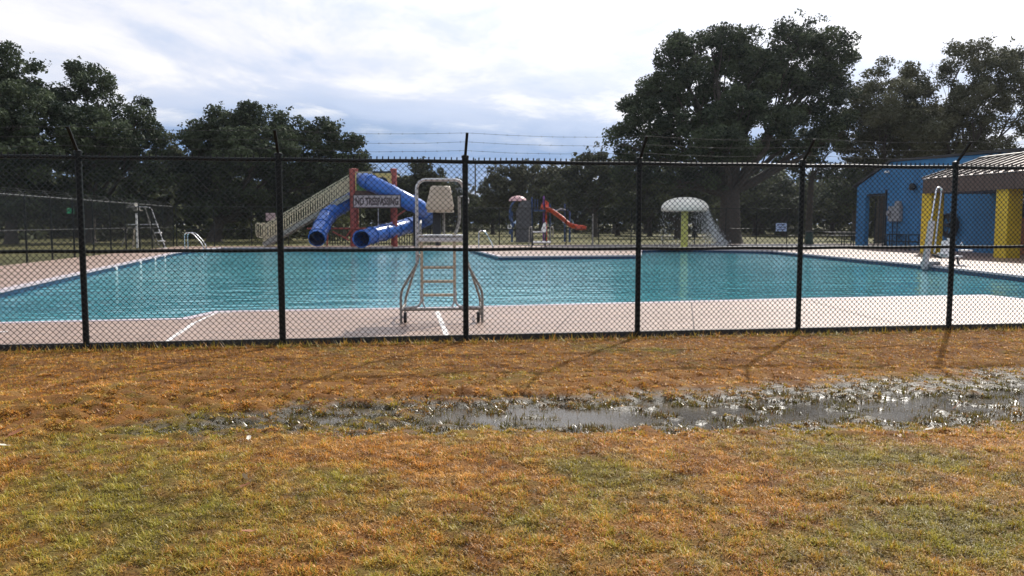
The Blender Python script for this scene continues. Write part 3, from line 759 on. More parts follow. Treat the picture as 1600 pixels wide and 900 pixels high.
# ------------------------------------------------------------------ water slide tower
def water_slide():
    Y0 = 54.0; base = P(580, 385); base = Vector((base.x, Y0, 0))
    t = thing('water_slide', 'tall water slide tower with two blue tube slides and long railed stairs', 'water slide', base)
    def q(x, y, Y=Y0): return Q(x, y, Y)-base
    Yb = Y0+2.6
    for x, Y, w in ((550.5, Y0, .40), (616, Y0, .34), (556, Yb, .3), (613, Yb, .3)):
        p_ = q(x, 265, Y); m = MB(); m.tube([Vector((p_.x, p_.y, -.1)), Vector((p_.x, p_.y, p_.z))], w/2, 12)
        m.lathe([(w/2, p_.z-.02), (w/2+.03, p_.z-.02), (w/2+.02, p_.z+.05), (.001, p_.z+.09)], (p_.x, p_.y, 0), 12); m.build('post', M['redpost'], t, True)
    zp = q(580, 301.5).z
    xl, xr = q(550, 300).x, q(616, 300).x
    m = MB(); m.box(((xl+xr)/2, 1.3, zp), (xr-xl+.2, 2.8, .28), bev=.02); m.build('platform', M['deckboard'], t)
    zt = q(580, 267).z; zr = q(580, 272).z
    m = MB(); m.bar((xl+.2, .05, zt-.1), (xr-.2, .05, zt-.1), .10, .10); m.build('top_rail', M['cream'], t)
    # yellow panels: frame on the left, arched opening panel at the right
    m = MB()
    for a, b_ in (((xl+.25, zp+.15), (xl+.25, zt-.16)), ((xl+1.15, zp+.15), (xl+1.15, zt-.16))): m.bar((a[0], -.0, a[1]), (b_[0], -.0, b_[1]), .10, .08)
    m.build('panel_frame', M['yellow'], t)
    m = MB(); m.box((xl+.70, .10, (zp+zt)/2-.35), (.80, .05, zt-zp-1.0), bev=.01); m.build('panel', M['greenpanel'], t)
    # arched panel (dark blue slats behind)
    cx = q(597, 280).x; z0_, z1_ = q(0, 296).z, q(0, 270.5).z; hw = .62; poly = []
    xs = [cx-hw, cx+hw]
    arch = [Vector((cx+.42*math.cos(a), -.02, z0_+.42+.42*math.sin(a))) for a in np.linspace(0, math.pi, 11)]
    outer_ = [Vector((cx+hw, -.02, z0_)), Vector((cx+hw, -.02, z1_)), Vector((cx-hw, -.02, z1_)), Vector((cx-hw, -.02, z0_))]
    poly = outer_+[Vector((cx-.42, -.02, z0_))]+arch[::-1]+[Vector((cx+.42, -.02, z0_))]
    m = MB(); m.prism(poly, (0, .06, 0)); m.build('arched_panel', M['yellow'], t)
    for i in range(5):
        m = MB(); m.box((cx-.34+.17*i, .12, z0_+.42), (.07, .05, .84)); m.build('slat', M['playblue'], t)
    m = MB(); m.bar((cx-hw, -.06, z1_+.07), (cx+hw, -.06, z1_+.07), .05, .10); m.build('dark_top_strip', M['darkfix'], t)
    # back and side railing of the platform
    m = MB(); m.bar((xl, 2.6, zt-.25), (xr, 2.6, zt-.25), .07, .07); m.bar((xr, 0, zt-.25), (xr, 2.6, zt-.25), .07, .07); m.bar((xl, .0, zt-.2), (xl, 2.6, zt-.2), .07, .07); m.build('guard_rail', M['cream'], t)
    # stairs down to the left
    top, bot = q(547, 304), q(414, 385.5); bot.z = .0
    for d in (-.35, .85):
        m = MB(); m.bar(top+Vector((0, d, -.1)), bot+Vector((0, d, .12)), .07, .30); m.build('stringer', M['dullgalv'], t)
    nst = 20
    stp = MB().box((0, 0, 0), (.30, 1.14, .05)).build('tread', M['dullgalv'], t); stp.location = top.lerp(bot, .5/nst)+Vector((0, .25, 0))
    for i in range(1, nst):
        c = stp.copy(); COL.objects.link(c); c.location = top.lerp(bot, (i+.5)/nst)+Vector((0, .25, .02))
    hr = Vector((0, 0, q(500, 297).z-q(500, 330).z))
    hgt = 1.28
    balu = MB().box((0, 0, 0), (.055, .05, hgt-.28)); bal0 = None
    for d in (-.35, .85):
        for z in (hgt, .24, hgt-.17):
            m = MB(); m.bar(top+Vector((0, d, z)), bot+Vector((0, d, z+.12)), .06, .06); m.build('hand_rail', M['cream'], t)
        nb = 36
        for i in range(nb):
            f = (i+.5)/nb
            if bal0 is None: bal0 = balu.build('baluster', M['cream'], t); c = bal0
            else: c = bal0.copy(); COL.objects.link(c)
            c.location = top.lerp(bot, f)+Vector((0, d, .24+.12*f+(hgt-.28)/2))
    # landing box at the foot of the stairs
    for d in (-.35, .85):
        m = MB(); e = q(403, 372); m.tube(rounded([bot+Vector((.1, d, 1.40)), Vector((e.x, d, e.z+1.05)), Vector((e.x, d, e.z+.1)), bot+Vector((.2, d, .55))], .2), .035, 8); m.build('end_rail', M['cream'], t, True)
        for i in range(4):
            m = MB(); x_ = e.x+.12+.12*i; m.bar((x_, d, e.z+.1), (x_, d, e.z+1.05), .035, .035); m.build('baluster', M['cream'], t)
    # tubes
    def tube(pts, r=.53):
        path = smooth_path(pts, 7); n = 20
        m = MB(); m.tube(path, r, n, False)
        ob = m.build('slide_tube', M['blueplastic'], t, True)
        md = ob.modifiers.new('thick', 'SOLIDIFY'); md.thickness = .04; md.offset = -1
        L_ = 0; acc = 0
        for a, b_ in zip(path[:-1], path[1:]):
            acc += (b_-a).length
            if acc > 1.45:
                acc = 0; d = (b_-a).normalized(); f = MB(); f.tube([b_-d*.035, b_+d*.035], r+.045, n, True)
                # flange as an open ring
                fl = MB(); fl.tube([b_-d*.035, b_-d*.034, b_+d*.034, b_+d*.035], [r+.002, r+.05, r+.05, r+.002], n, False); fl.build('flange', M['blueplastic'], ob, True)
        mo = MB(); d = (path[-1]-path[-2]).normalized(); mo.tube([path[-1]-d*.02, path[-1]-d*1.2], [r-.045, r-.05], n, False); mo.build('tube_mouth', M['shadein'], ob, True)  # dark sleeve paints shade into the open end of the tube
        return ob
    tube([q(566, 281, Y0+.9), q(575, 284, Y0-.2), q(597, 294, Y0-.8), q(630, 311, Y0-.7), q(655, 324, Y0+.3), q(668, 336, Y0+1.9), q(657, 346, Y0+2.6), q(630, 355, Y0+1.5), q(602, 362.5, Y0-.6), q(580, 368, Y0-2.2), q(566, 372.5, Y0-3.4), q(565, 373.5, Y0-3.9)])
    tube([q(560, 305, Y0+1.0), q(546, 315, Y0+.75), q(527, 326, Y0+.2), q(512, 338, Y0-.8), q(504, 352, Y0-2.0), q(498, 365, Y0-3.0), q(495, 373, Y0-3.8)])
    # braces and supports
    for a, b_ in (((480, 357), (590, 357)), ((553, 352), (540, 372)), ((616, 340), (634, 328)), ((520, 362), (545, 375)), ((577, 358), (577, 384)), ((512, 366), (511, 385))):
        m = MB(); m.tube([q(*a, Y0-.25), q(*b_, Y0-.25)], .055, 8); m.build('brace', M['redpost'], t, True)
    m = MB(); m.tube([q(591, 326, Y0+.6), q(591, 384, Y0+.6)], .035, 6); m.build('support_pipe', M['galv'], t, True)
    x_ = q(648, 350, Y0+1.0); m = MB(); m.tube([Vector((x_.x, x_.y, 0)), Vector((x_.x, x_.y, 3.4))], .12, 8); m.build('support_pipe', M['darkfix'], t, True)
    x_ = q(684, 350, Y0+2.2); m = MB(); m.tube([Vector((x_.x, x_.y, 0)), Vector((x_.x, x_.y, 2.0))], .14, 8); m.build('support_pipe', M['darkfix'], t, True)
    return base
SB = water_slide()
# its sign
t = thing('no_trespassing_sign', 'wide pale board with dark NO TRESPASSING lettering on the slide tower', 'sign', Q(589, 314.5, 52.55))
k = 52.55/1250
m = MB(); m.box((0, 0, 0), (74*k, .04, 20.5*k), bev=.006); m.build('board', M['signboard'], t)
m = MB(); w_, h_ = 74*k, 20.5*k
m.bar((-w_/2, -.03, h_/2-.02), (w_/2, -.03, h_/2-.02), .03, .05); m.bar((-w_/2, -.03, -h_/2+.02), (w_/2, -.03, -h_/2+.02), .03, .05)
m.bar((-w_/2+.02, -.03, -h_/2+.045), (-w_/2+.02, -.03, h_/2-.045), .05, .03); m.bar((w_/2-.02, -.03, -h_/2+.045), (w_/2-.02, -.03, h_/2-.045), .05, .03)
m.build('frame', M['lettering'], t)
cu = bpy.data.curves.new('lettering', 'FONT'); cu.body = 'NO TRESPASSING'; cu.align_x = 'CENTER'; cu.align_y = 'CENTER'; cu.size = .46; cu.extrude = .006; cu.offset = .016; cu.space_character = 1.02
tmp = bpy.data.objects.new('lettering', cu); COL.objects.link(tmp)
dg = bpy.context.evaluated_depsgraph_get(); me = bpy.data.meshes.new_from_object(tmp.evaluated_get(dg)); bpy.data.objects.remove(tmp)
xs = [v.co.x for v in me.vertices]; ys = [v.co.y for v in me.vertices]
sx = (w_*.90)/(max(xs)-min(xs)); sz = (h_*.58)/(max(ys)-min(ys)); cy_ = (max(ys)+min(ys))/2
for v in me.vertices: v.co = Vector((v.co.x*sx, -.026-v.co.z, (v.co.y-cy_)*sz))
me.materials.clear(); link('lettering', me, M['lettering'], t)

# low picket fence beyond the slide
t = thing('picket_fence', 'low dark picket fence behind the water slide tower', 'fence', Q(590, 383, 57.2))
c0 = Q(590, 383, 57.2); c0.z = 0; t.location = c0
w = 9.0
pk = MB().box((0, 0, .68), (.05, .05, 1.36)).build('picket', M['darkfix'], t); pk.location = (-w/2, 0, 0)
for i in range(1, 50):
    c = pk.copy(); COL.objects.link(c); c.location = (-w/2+w*i/49, 0, 0)
for z in (.15, 1.2):
    m = MB(); m.bar((-w/2, .06, z), (w/2, .06, z), .05, .06); m.build('rail', M['darkfix'], t)
# pale notice behind the stair foot
t = thing('notice_board', 'pale grey notice board standing by the foot of the slide stairs', 'sign', P(424, 383))
s = t.location.y/1250
m = MB(); m.box((0, 0, 44*s), (15*s, .05, 12*s), bev=.01); m.build('board', M['signboard'], t)
for d in (-5, 5):
    m = MB(); m.tube([Vector((d*s, .06, 0)), Vector((d*s, .06, 50*s))], .03, 6); m.build('post', M['dullgalv'], t, True)

# ------------------------------------------------------------------ lifeguard chair far left
def far_left_chair():
    b0 = P(225, 388); Y = b0.y+0.0
    t = thing('lifeguard_chair', 'old grey lifeguard chair with white ladder treads by the left fence', 'lifeguard chair', (b0.x, Y, 0))
    def q(x, y, d=0.0): return Q(x, y, Y+d)-Vector((b0.x, Y, 0))
    def foot(p): return Vector((p.x, p.y, max(0, p.z)))
    for d in (0, .9):
        m = MB(); m.tube([q(227, 325, d), q(244, 388, d)] if d else [q(226, 324), foot(q(249, 386))], .03, 8); m.build('ladder_rail', M['dullgalv'], t, True)
    m = MB(); m.tube(rounded([q(200, 323), q(232, 323.5), q(237, 327), foot(q(258, 386))], .2), .035, 8); m.build('ladder_rail', M['galv'], t, True)
    for i, (x, y) in enumerate(((241, 350.5), (247, 363.5), (252, 376.5), (256, 388))):
        p_ = q(x, y); m = MB(); m.box(p_, (.40, .25, .075), bev=.01); m.build('tread', M['white'], t)
    m = MB(); m.bar(q(213, 333), q(215, 387.5), .10, .10); m.build('leg', M['white'], t)
    m = MB(); m.bar(q(210, 356), q(208, 388), .08, .08); m.build('leg', M['tansteel'], t)
    m = MB(); m.bar(q(199, 358, .3), q(190, 386, .3), .06, .06); m.build('leg', M['dullgalv'], t)
    m = MB(); m.bar(q(200, 351), q(236, 350.5), .05, .06); m.build('cross_bar', M['galv'], t)
    m = MB(); m.bar(q(200, 321.5), q(210, 321.5), .3, .06); m.bar(q(199, 324.5), q(228, 324), .3, .04); m.build('arm_rest', M['dullgalv'], t)
    m = MB(); m.box(q(215, 329, .2), (.45, .5, .05), bev=.01); m.build('seat_pan', M['dullgalv'], t)
    m = MB(); m.prism([q(203, 318), q(209, 317), q(214, 328), q(208, 329)], (0, .5, 0)); m.build('seat_back', M['dullgalv'], t)
far_left_chair()

# small chair at the far pool edge, centre
def centre_chair():
    b0 = P(846, 390); Y = b0.y
    t = thing('lifeguard_chair', 'low lifeguard chair with white moulded seat at the far pool edge', 'lifeguard chair', (b0.x, Y, 0))
    def q(x, y, d=0.0):
        p = Q(x, y, Y)-Vector((b0.x, Y, 0)); p.y = d; return p
    m = MB(); m.prism([q(833, 361), q(845, 361.5), q(850, 348), q(853.5, 347.5), q(853.5, 363), q(833, 363.5)], (0, .5, 0)); m.build('seat', M['white'], t)
    m = MB(); m.box(q(847, 378.5, .25), (1.05, .6, .12), bev=.02); m.build('footboard', M['white'], t)
    for d in (0, .5):
        for x in (832, 853): m = MB(); m.tube([q(x, 363, d), Vector((q(x, 0).x, d, 0))], .035, 6); m.build('leg', M['darkfix'], t, True)
        m = MB(); m.bar(q(832, 388, d), q(853, 388, d), .05, .05); m.build('base_bar', M['darkfix'], t)
    for x in (829, 862):
        m = MB(); m.tube(rounded([Vector((q(x-2, 0).x, 0, 0)), q(x-2, 355), q(x+2, 354), q(x+2, 372)], .15), .03, 8); m.build('arm_rail', M['dullgalv'], t, True)
centre_chair()

# ------------------------------------------------------------------ playground beyond the back fence
def playground():
    Y = 66.0; b0 = Q(830, 378, Y); b0.z = 0
    t = thing('play_structure', 'playground climbing tower with red slide and grey panel beyond the back fence', 'playground', b0)
    def q(x, y, d=0.0):
        p = Q(x, y, Y)-b0; p.y = d; return p
    m = MB(); z1 = q(0, 313).z; xs = q(806, 0).x, q(831, 0).x
    prof = [(xs[0]-.0, 0), (xs[0]+.06, z1*.4), (xs[0]+.03, z1*.75), (xs[0]+.5, z1), (xs[1]-.1, z1), (xs[1], z1*.6), (xs[1]+.05, 0)]
    m.prism([Vector((x, -.2, z)) for x, z in prof], (0, .35, 0)); m.build('climbing_wall', M['rockpanel'], t)
    for x, y, c in ((800, 330, 'playblue'), (812, 0, 'playblue'), (832, 308, 'playblue'), (851, 306, 'purple'), (855, 315, 'redslide'), (893, 330, 'playblue')):
        z = q(0, y if y else 316).z; m = MB(); m.tube([Vector((q(x, 0).x, .5, 0)), Vector((q(x, 0).x, .5, z))], .08, 8); m.build('post', M[c], t, True)
    m = MB(); m.tube(rounded([q(806, 312), q(798, 322), q(796, 340), q(803, 352), q(797, 358), q(797, 366)], .5, 5), .10, 8); m.build('climbing_loop', M['playblue'], t, True)
    ww = MB(); ww.lathe([(.10, -.05), (.2, -.06), (.2, .06), (.10, .05), (.1, -.05)], q(796.5, 354.5, -.2), 16, 'Y'); ww.build('ring', M['white'], t, True)
    m = MB(); m.box(q(843, 329, .9), (1.3, 1.8, .12)); m.build('platform', M['playblue'], t)
    m = MB(); m.lathe([(1.05*.7, 0), (.68, .18), (.45, .36), (.15, .44), (.001, .46)], q(809, 314, .5), 16); m.build('canopy', M['pinkcap'], t, True)
    m = MB(); m.prism([q(844, 327), q(847, 316), q(850, 327)], (0, .1, 0)); m.build('panel', M['redslide'], t)
    for x in (836, 840):
        m = MB(); m.bar(q(x, 311, .1), q(x, 328, .1), .12, .06); m.build('panel', M['playblue'], t)
    # red slide: entry hood and chute
    m = MB(); m.prism([q(852, 313), q(857, 316), q(858.5, 328), q(852, 329)], (0, .7, 0)); m.build('slide_hood', M['redslide'], t)
    path = smooth_path([q(853, 329, .0), q(862, 333, -.3), q(878, 345, -.9), q(888, 354, -1.3), q(899, 357.5, -1.6), q(910, 358.5, -1.8)], 5)
    vs = []; nn = 9
    for p_ in path:
        for i in range(nn):
            a = math.pi*(i/(nn-1)); vs.append(p_+Vector((0, -math.cos(a)*.40, .34-math.sin(a)*.40)))
    fs = [(i*nn+j, i*nn+j+1, (i+1)*nn+j+1, (i+1)*nn+j) for i in range(len(path)-1) for j in range(nn-1)]
    m = MB(); m.add(vs, fs); so = m.build('slide_chute', M['redslide'], t, True); md = so.modifiers.new('thick', 'SOLIDIFY'); md.thickness = .05
    m = MB(); m.box(q(905, 356, -1.7), (.9, .85, .3), bev=.08); m.build('slide_foot', M['redslide'], t)
    # smaller deck at the right with pale rails
    m = MB(); m.box(q(874, 328, 1.4), (1.6, 1.2, .1)); m.build('platform', M['playblue'], t)
    for x in (862, 886):
        m = MB(); m.tube([Vector((q(x, 0).x, 1.4, 0)), Vector((q(x, 0).x, 1.4, q(0, 318).z))], .07, 8); m.build('post', M['playblue'], t, True)
    m = MB(); m.tube(smooth_path([q(863, 326, .7), q(870, 329, .7), q(877, 326, .7), q(886, 328, .7)], 4), .05, 6); m.build('guard_rail', M['galv'], t, True)
playground()

# ------------------------------------------------------------------ mushroom fountain
def mushroom():
    b = P(1069, 386.5); s = b.y/1250
    t = thing('mushroom_fountain', 'cream mushroom fountain on a yellow green pole shedding water', 'fountain', b)
    rr = 36.5*s; z0 = (386.5-330.5)*s; z1 = (386.5-308.5)*s; H_ = z1-z0
    prof = [(.25, z0+.10), (rr*.55, z0+.02), (rr*.9, z0-.02), (rr*.98, z0+.03), (rr, z0+.14)]
    for k in range(1, 13):
        a = k/12*math.pi/2; prof.append((rr*math.cos(a)**.85 if k < 12 else .001, z0+.14+(H_-.14)*math.sin(a)))
    m = MB(); m.lathe(prof, (0, 0, 0), 36); m.build('cap', M['mushroom'], t, True)
    m = MB(); m.lathe([(.34, 0), (.34, .03), (5.6*s, .05), (5.4*s, z0+.2)], (0, 0, 0), 16); m.build('pole', M['mushpole'], t, True)
    # the water it sheds, blown to the right
    n = 3300; th = rng.normal(.0, 1.1, n); th = np.where(rng.random(n) < .84, th*.42+.15, rng.random(n)*2*np.pi)
    th = np.round(th*7.5)/7.5+rng.normal(0, .022, n)+.05*np.sin(th*40)
    f = rng.random(n)**.8; wind = 1.05*f**1.6*(.75+.5*rng.random(n))
    rad = rr*(.99+rng.normal(0, .015, n)+.07*f)
    x = rad*np.cos(th)+wind*(np.cos(th)*.5+.55); y = rad*np.sin(th)+rng.normal(0, .06, n); z = (z0+.1)*(1-f)+rng.normal(0, .03, n)
    x += rng.normal(0, .05+.16*f, n); z = np.maximum(z, .02)
    sz = rng.uniform(.005, .013, n)*(1+.6*f); el = rng.uniform(1.5, 5.5, n)*(1.3-.8*f)
    oct_ = np.array([[1, 0, 0], [-1, 0, 0], [0, 1, 0], [0, -1, 0], [0, 0, 1], [0, 0, -1]], float)
    V = np.stack((x, y, z), 1)[:, None, :]+oct_[None]*np.stack((sz, sz, sz*el), 1)[:, None, :]
    tri = np.array([[0, 2, 4], [2, 1, 4], [1, 3, 4], [3, 0, 4], [2, 0, 5], [1, 2, 5], [3, 1, 5], [0, 3, 5]])
    idx = ((np.arange(n)*6)[:, None, None]+tri[None]).ravel()
    me = mesh_np('falling_water', V.reshape(-1, 3), idx, np.full(n*8, 3), M['spray'])
    o = link('falling_water', me); o.location = b; tag(o, 'falling water spraying from the rim of the mushroom fountain', 'water', kind='stuff')
mushroom()

# ------------------------------------------------------------------ blue building with porch
def building():
    o0 = F(29.6, 28)
    t = thing('pool_building', 'blue painted pool house with yellow porch columns and brown metal roof', 'building', o0, TH)
    def l(a, b, z): return Vector((a-29.6, b-28, z))
    AW, TH_ = 29.6, .3
    BR = 8.0                                              # runs out of frame to the right
    top = lambda b: 5.40 if b < 35.7 else 5.40-(b-35.7)*(1.36/3.6)
    # wall in butting pieces round the breezeway opening
    op0, op1, oz = 36.0, 38.35, 3.35
    for poly in ([(39.35, 0), (39.35, top(39.35)), (op1, top(op1)), (op1, 0)],
                 [(op1, oz), (op1, top(op1)), (op0, top(op0)), (op0, oz)],
                 [(op0, 0), (op0, top(op0)), (35.7, 5.40), (24.7, 5.16), (BR, 5.16), (BR, 0)]):
        m = MB(); m.prism([l(AW, b, z) for b, z in poly], (TH_, 0, 0)); m.build('wall', M['bluewall'], t)
    m = MB(); m.box(l(AW+5.2, op0-.15, 2.5), (9.8, .3, 5.0)); m.build('wall', M['bluewall'], t)
    m = MB(); m.box(l(AW+5.2, BR+.15, 2.5), (9.8, .3, 5.0)); m.build('wall', M['bluewall'], t)
    m = MB(); m.box(l(AW+10.15, (BR+op0)/2, 2.5), (.3, op0-BR-.6, 5.0)); m.build('wall', M['bluewall'], t)
    # breezeway pier at the back and gate bars in the opening
    m = MB(); m.box(l(AW+5.2, op1+.35, 1.7), (9.7, .3, 3.4)); pass
    for b in np.linspace(op0+.12, op1-.9, 4):
        g = MB(); g.bar(l(AW+.15, b, .05), l(AW+.15, b, oz-.05), .05, .05); g.build('gate_bar', M['darkfix'], t)
    m = MB(); m.bar(l(AW-.03, op0+.04, 0), l(AW-.03, op0+.04, oz+.35), .14, .10); m.build('door_frame', M['darkfix'], t)
    m = MB(); m.bar(l(AW-.03, op0, oz+.06), l(AW-.03, op1-.3, oz+.06), .12, .12); m.build('door_frame', M['darkfix'], t)
    # roof edge strip and roof slab
    rp = [(39.75, top(39.35)-.05), (35.7, 5.42), (24.7, 5.18), (BR-.3, 5.18)]
    m = MB()
    for (b0, z0), (b1, z1) in zip(rp[:-1], rp[1:]):
        m.prism([l(AW-.12, b0, z0), l(AW-.12, b1, z1), l(AW-.12, b1, z1+.13), l(AW-.12, b0, z0+.13)], (10.7, 0, 0))
    m.build('roof', M['darkroof'], t)
    # porch
    E_, PE, ZF0, ZF1 = 25.7, 27.2, 3.10, 3.82
    npn = 34; pw = .62
    for i in range(npn):
        b1 = PE-i*pw; b0 = b1-pw
        if i < 16:
            m = MB(); m.box(l(E_+.03, (b0+b1)/2, (ZF0+ZF1)/2), (.06, pw-.025, ZF1-ZF0), bev=.006); m.build('fascia_panel', M['brownmetal'], t)
        sl = lambda a: ZF1+.02+(a-E_)*(5.08-ZF1)/(AW-E_)
        m = MB(); m.prism([l(E_-.04, b0, sl(E_)), l(E_-.04, b1, sl(E_)), l(AW-.02, b1, sl(AW)), l(AW-.02, b0, sl(AW))], (0, 0, .03)); m.build('roof_pan', M['roofpan'], t)
        m = MB(); m.prism([l(E_-.05, b1-.055, sl(E_)+.031), l(E_-.05, b1+.02, sl(E_)+.031), l(AW-.02, b1+.02, sl(AW)+.031), l(AW-.02, b1-.055, sl(AW)+.031)], (0, 0, .07)); m.build('roof_seam', M['roofrib'], t)
    m = MB(); m.box(l(E_+.035, (PE-16*pw+BR)/2, (ZF0+ZF1)/2), (.06, PE-16*pw-BR, ZF1-ZF0)); m.build('fascia_panel', M['brownmetal'], t)
    m = MB(); m.prism([l(E_+.07, PE, ZF0), l(E_+.07, PE, ZF1), l(AW, PE, 5.05), l(AW, PE, ZF0)], (0, -.06, 0)); m.build('porch_end', M['brownmetal'], t)
    m = MB(); m.box(l((E_+AW)/2+.05, (PE+BR)/2, ZF0+.04), (AW-E_-.3, PE-BR-.2, .05)); m.build('porch_ceiling', M['brownmetal'], t)
    m = MB(); m.prism([l(AW-.75, PE+.1, 4.96), l(AW-.75, BR, 4.96), l(AW-.021, BR, 5.09), l(AW-.021, PE+.1, 5.09)], (0, 0, .05)); m.build('roof_flashing', M['roofrib'], t)
    for b in (27.1, 21.9, 16.7, 11.5):
        m = MB(); m.box(l(26.25, b, 1.56), (.74, .74, 3.12), bev=.012); m.build('column', M['yellowcol'], t)
    # brick front with a dark window and a board above it, at the right edge of the picture
    m = MB(); m.box(l(AW-.06, 22.4, .92), (.12, 6.4, 1.84)); m.build('brick_front', M['brick'], t)
    m = MB(); m.box(l(AW-.04, 24.6, 2.22), (.06, 1.7, .72)); m.build('window', M['glassdark'], t)
    m = MB(); m.box(l(AW-.05, 23.3, 2.22), (.09, .7, .74)); m.build('window_post', M['yellowcol'], t)
    return t, l
B_, bl = building()
# things on and by the wall
def wall_pt(px, py):
    """point of the blue wall seen at a photo pixel"""
    r = ray(px, py); n = E1; o = Vector((0, 0, CAM_H)); d0 = F(29.6, 0)-o; t_ = d0.dot(n)/r.dot(n); return o+r*t_
def on_wall(name, label, cat, px, py): return thing(name, label, cat, wall_pt(px, py)-E1*.02, TH)
t = on_wall('porch_sign', 'white sign board with dark print under the porch roof', 'sign', 1598, 311.5)
m = MB(); m.box((-.03, 0, 0), (.05, 1.75, .42), bev=.005); m.build('board', M['white'], t)
for z, n in ((.09, 6), (-.08, 5)):
    for i in range(n):
        m = MB(); m.box((-.058, .62-i*.235, z), (.004, .13, .09)); m.build('print_mark', M['lettering'], t)
t = on_wall('meter_box', 'grey electrical meter box on the blue wall beside the breezeway', 'electrical box', 1402, 334)
m = MB(); m.box((-.13, 0, 0), (.26, 1.15, .95), bev=.02); m.build('box', M['greybox'], t)
m = MB(); m.box((-.12, -.25, .63), (.20, .45, .30), bev=.02); m.build('box', M['greybox'], t)
m = MB(); m.lathe([(.001, -.0), (.17, 0), (.17, .12), (.001, .14)], (-.40, .38, .05), 14, 'X'); m.build('meter', M['greybox'], t, True)
for d in (.25, -.2):
    m = MB(); m.tube([Vector((-.1, d, -.45)), Vector((-.1, d, -1.95))], .035, 6); m.build('conduit', M['darkfix'], t, True)
t = on_wall('wall_light', 'dark round wall lamp high on the blue wall', 'lamp', 1431, 292)
m = MB(); m.lathe([(.10, 0), (.13, -.10), (.22, -.14), (.22, -.30), (.12, -.36), (.001, -.37)], (0, 0, 0), 14, 'X'); m.build('lamp_body', M['darkfix'], t, True)
m = MB(); m.box((-.06, .35, .04), (.1, .3, .1), bev=.02); m.build('bracket', M['darkfix'], t)
t = on_wall('floodlight', 'small pale floodlight on the upper left of the blue wall', 'lamp', 1389, 268.5)
m = MB(); m.box((-.12, 0, 0), (.18, .30, .14), bev=.03); m.build('lamp_body', M['white'], t)
m = MB(); m.tube([Vector((0, .2, -.02)), Vector((-.1, .2, 0))], .03, 6); m.build('bracket', M['greybox'], t, True)
t = on_wall('wall_fan', 'dark round fan on the blue wall under the porch', 'fan', 1488, 352)
m = MB(); m.lathe([(.62, -.05), (.68, -.08), (.68, -.3), (.62, -.33), (.58, -.30), (.58, -.08)], (0, 0, 0), 24, 'X'); m.build('housing', M['darkfix'], t, True)
m = MB(); m.lathe([(.001, -.28), (.12, -.27), (.12, -.1), (.001, -.1)], (0, 0, 0), 12, 'X'); m.build('hub', M['darkfix'], t, True)
for k in range(5):
    a = k*2*math.pi/5; m = MB(); m.prism([Vector((-.16, .1*math.cos(a), .1*math.sin(a))), Vector((-.22, .56*math.cos(a-.25), .56*math.sin(a-.25))), Vector((-.14, .56*math.cos(a+.3), .56*math.sin(a+.3)))], (-.012, 0, 0)); m.build('blade', M['darkfix'], t)
m = MB(); m.box((-.19, 0, -1.0), (.14, .14, 1.1)); m.build('stand', M['darkfix'], t)

# ------------------------------------------------------------------ pool lift
def pool_lift():
    b = P(1447, 414.5); Y = b.y
    t = thing('pool_lift', 'white seated pool access lift with tall steel mast on the right edge', 'pool lift', b)
    def q(x, y, d=0.0):
        p = Q(x, y, Y)-b; p.y = d; return p
    m = MB(); m.bar(q(1444, 421), q(1456, 345), .20, .16); m.build('mast', M['galv'], t)
    m = MB(); m.tube(rounded([q(1447, 408, .1), q(1466, 292, .1), q(1474, 294, .1), q(1462, 395, .1)], .10, 5), .036, 8); m.build('lifting_arm', M['stainless'], t, True)
    m = MB(); m.bar(q(1458, 398, .1), q(1470, 403, -.1), .07, .07); m.build('bracket', M['darkfix'], t)
    m = MB(); m.box(q(1458, 411.5, .2), (.5, .6, .14), bev=.03); m.build('base', M['greybox'], t)
    m = MB(); m.prism([q(1473, 376), q(1493, 376), q(1491, 400), q(1470, 400)], (0, .08, 0)); m.build('seat_back', M['white'], t)
    m = MB(); m.prism([q(1482, 372), q(1493, 372), q(1493, 375.5), q(1482, 375.5)], (0, .1, 0)); m.build('head_rest', M['white'], t)
    m = MB(); m.box(q(1480, 400, -.25), (.62, .55, .07), bev=.02); m.build('seat_pan', M['white'], t)
    m = MB(); m.box(q(1470, 396, -.25), (.32, .5, .06), bev=.02); m.build('arm_rest', M['white'], t)
    m = MB(); m.box(q(1503, 391, -.25), (.30, .5, .06), bev=.02); m.build('arm_rest', M['white'], t)
    m = MB(); m.tube([q(1497, 384, -.1), q(1501, 378, -.1), q(1502, 384, -.1)], .02, 6); m.build('arm_loop', M['stainless'], t, True)
    for x in (1475, 1486):
        m = MB(); m.bar(q(x, 402, -.4), q(x-5, 413, -.75), .06, .05); m.build('leg_rest', M['darkfix'], t)
    m = MB(); m.box(q(1476, 413, -.75), (.62, .25, .04), bev=.01); m.build('foot_rest', M['white'], t)
pool_lift()

# ------------------------------------------------------------------ tables, drum, park signs
def picnic_table(label, px, py, w=1.9, top='tabletop', frame='darktable', rz=0.0, group=None):
    b = P(px, py); t = thing('picnic_table', label, 'picnic table', b, rz, group)
    for i in range(4):
        m = MB(); m.box((0, -.27+.18*i, .75), (w, .165, .045), bev=.006); m.build('top_board', M[top], t)
    for sy in (-1, 1):
        m = MB(); m.box((0, sy*.68, .45), (w, .26, .045), bev=.006); m.build('bench', M[top], t)
    for sx_ in (-1, 1):
        x = sx_*w*.36
        m = MB(); m.bar((x, -.62, 0), (x, -.15, .72), .06, .06); m.build('leg', M[frame], t)
        m = MB(); m.bar((x, .62, 0), (x, .15, .72), .06, .06); m.build('leg', M[frame], t)
        m = MB(); m.bar((x+.035, -.78, .41), (x+.035, .78, .41), .05, .05); m.build('cross_bar', M[frame], t)
    return t
picnic_table('sunlit weathered picnic table left of the blue building, beside the green drum', 1312, 375.5, 2.6, rz=TH)
picnic_table('small pale topped picnic table standing behind the weathered one', 1291, 367, 1.9, rz=TH)
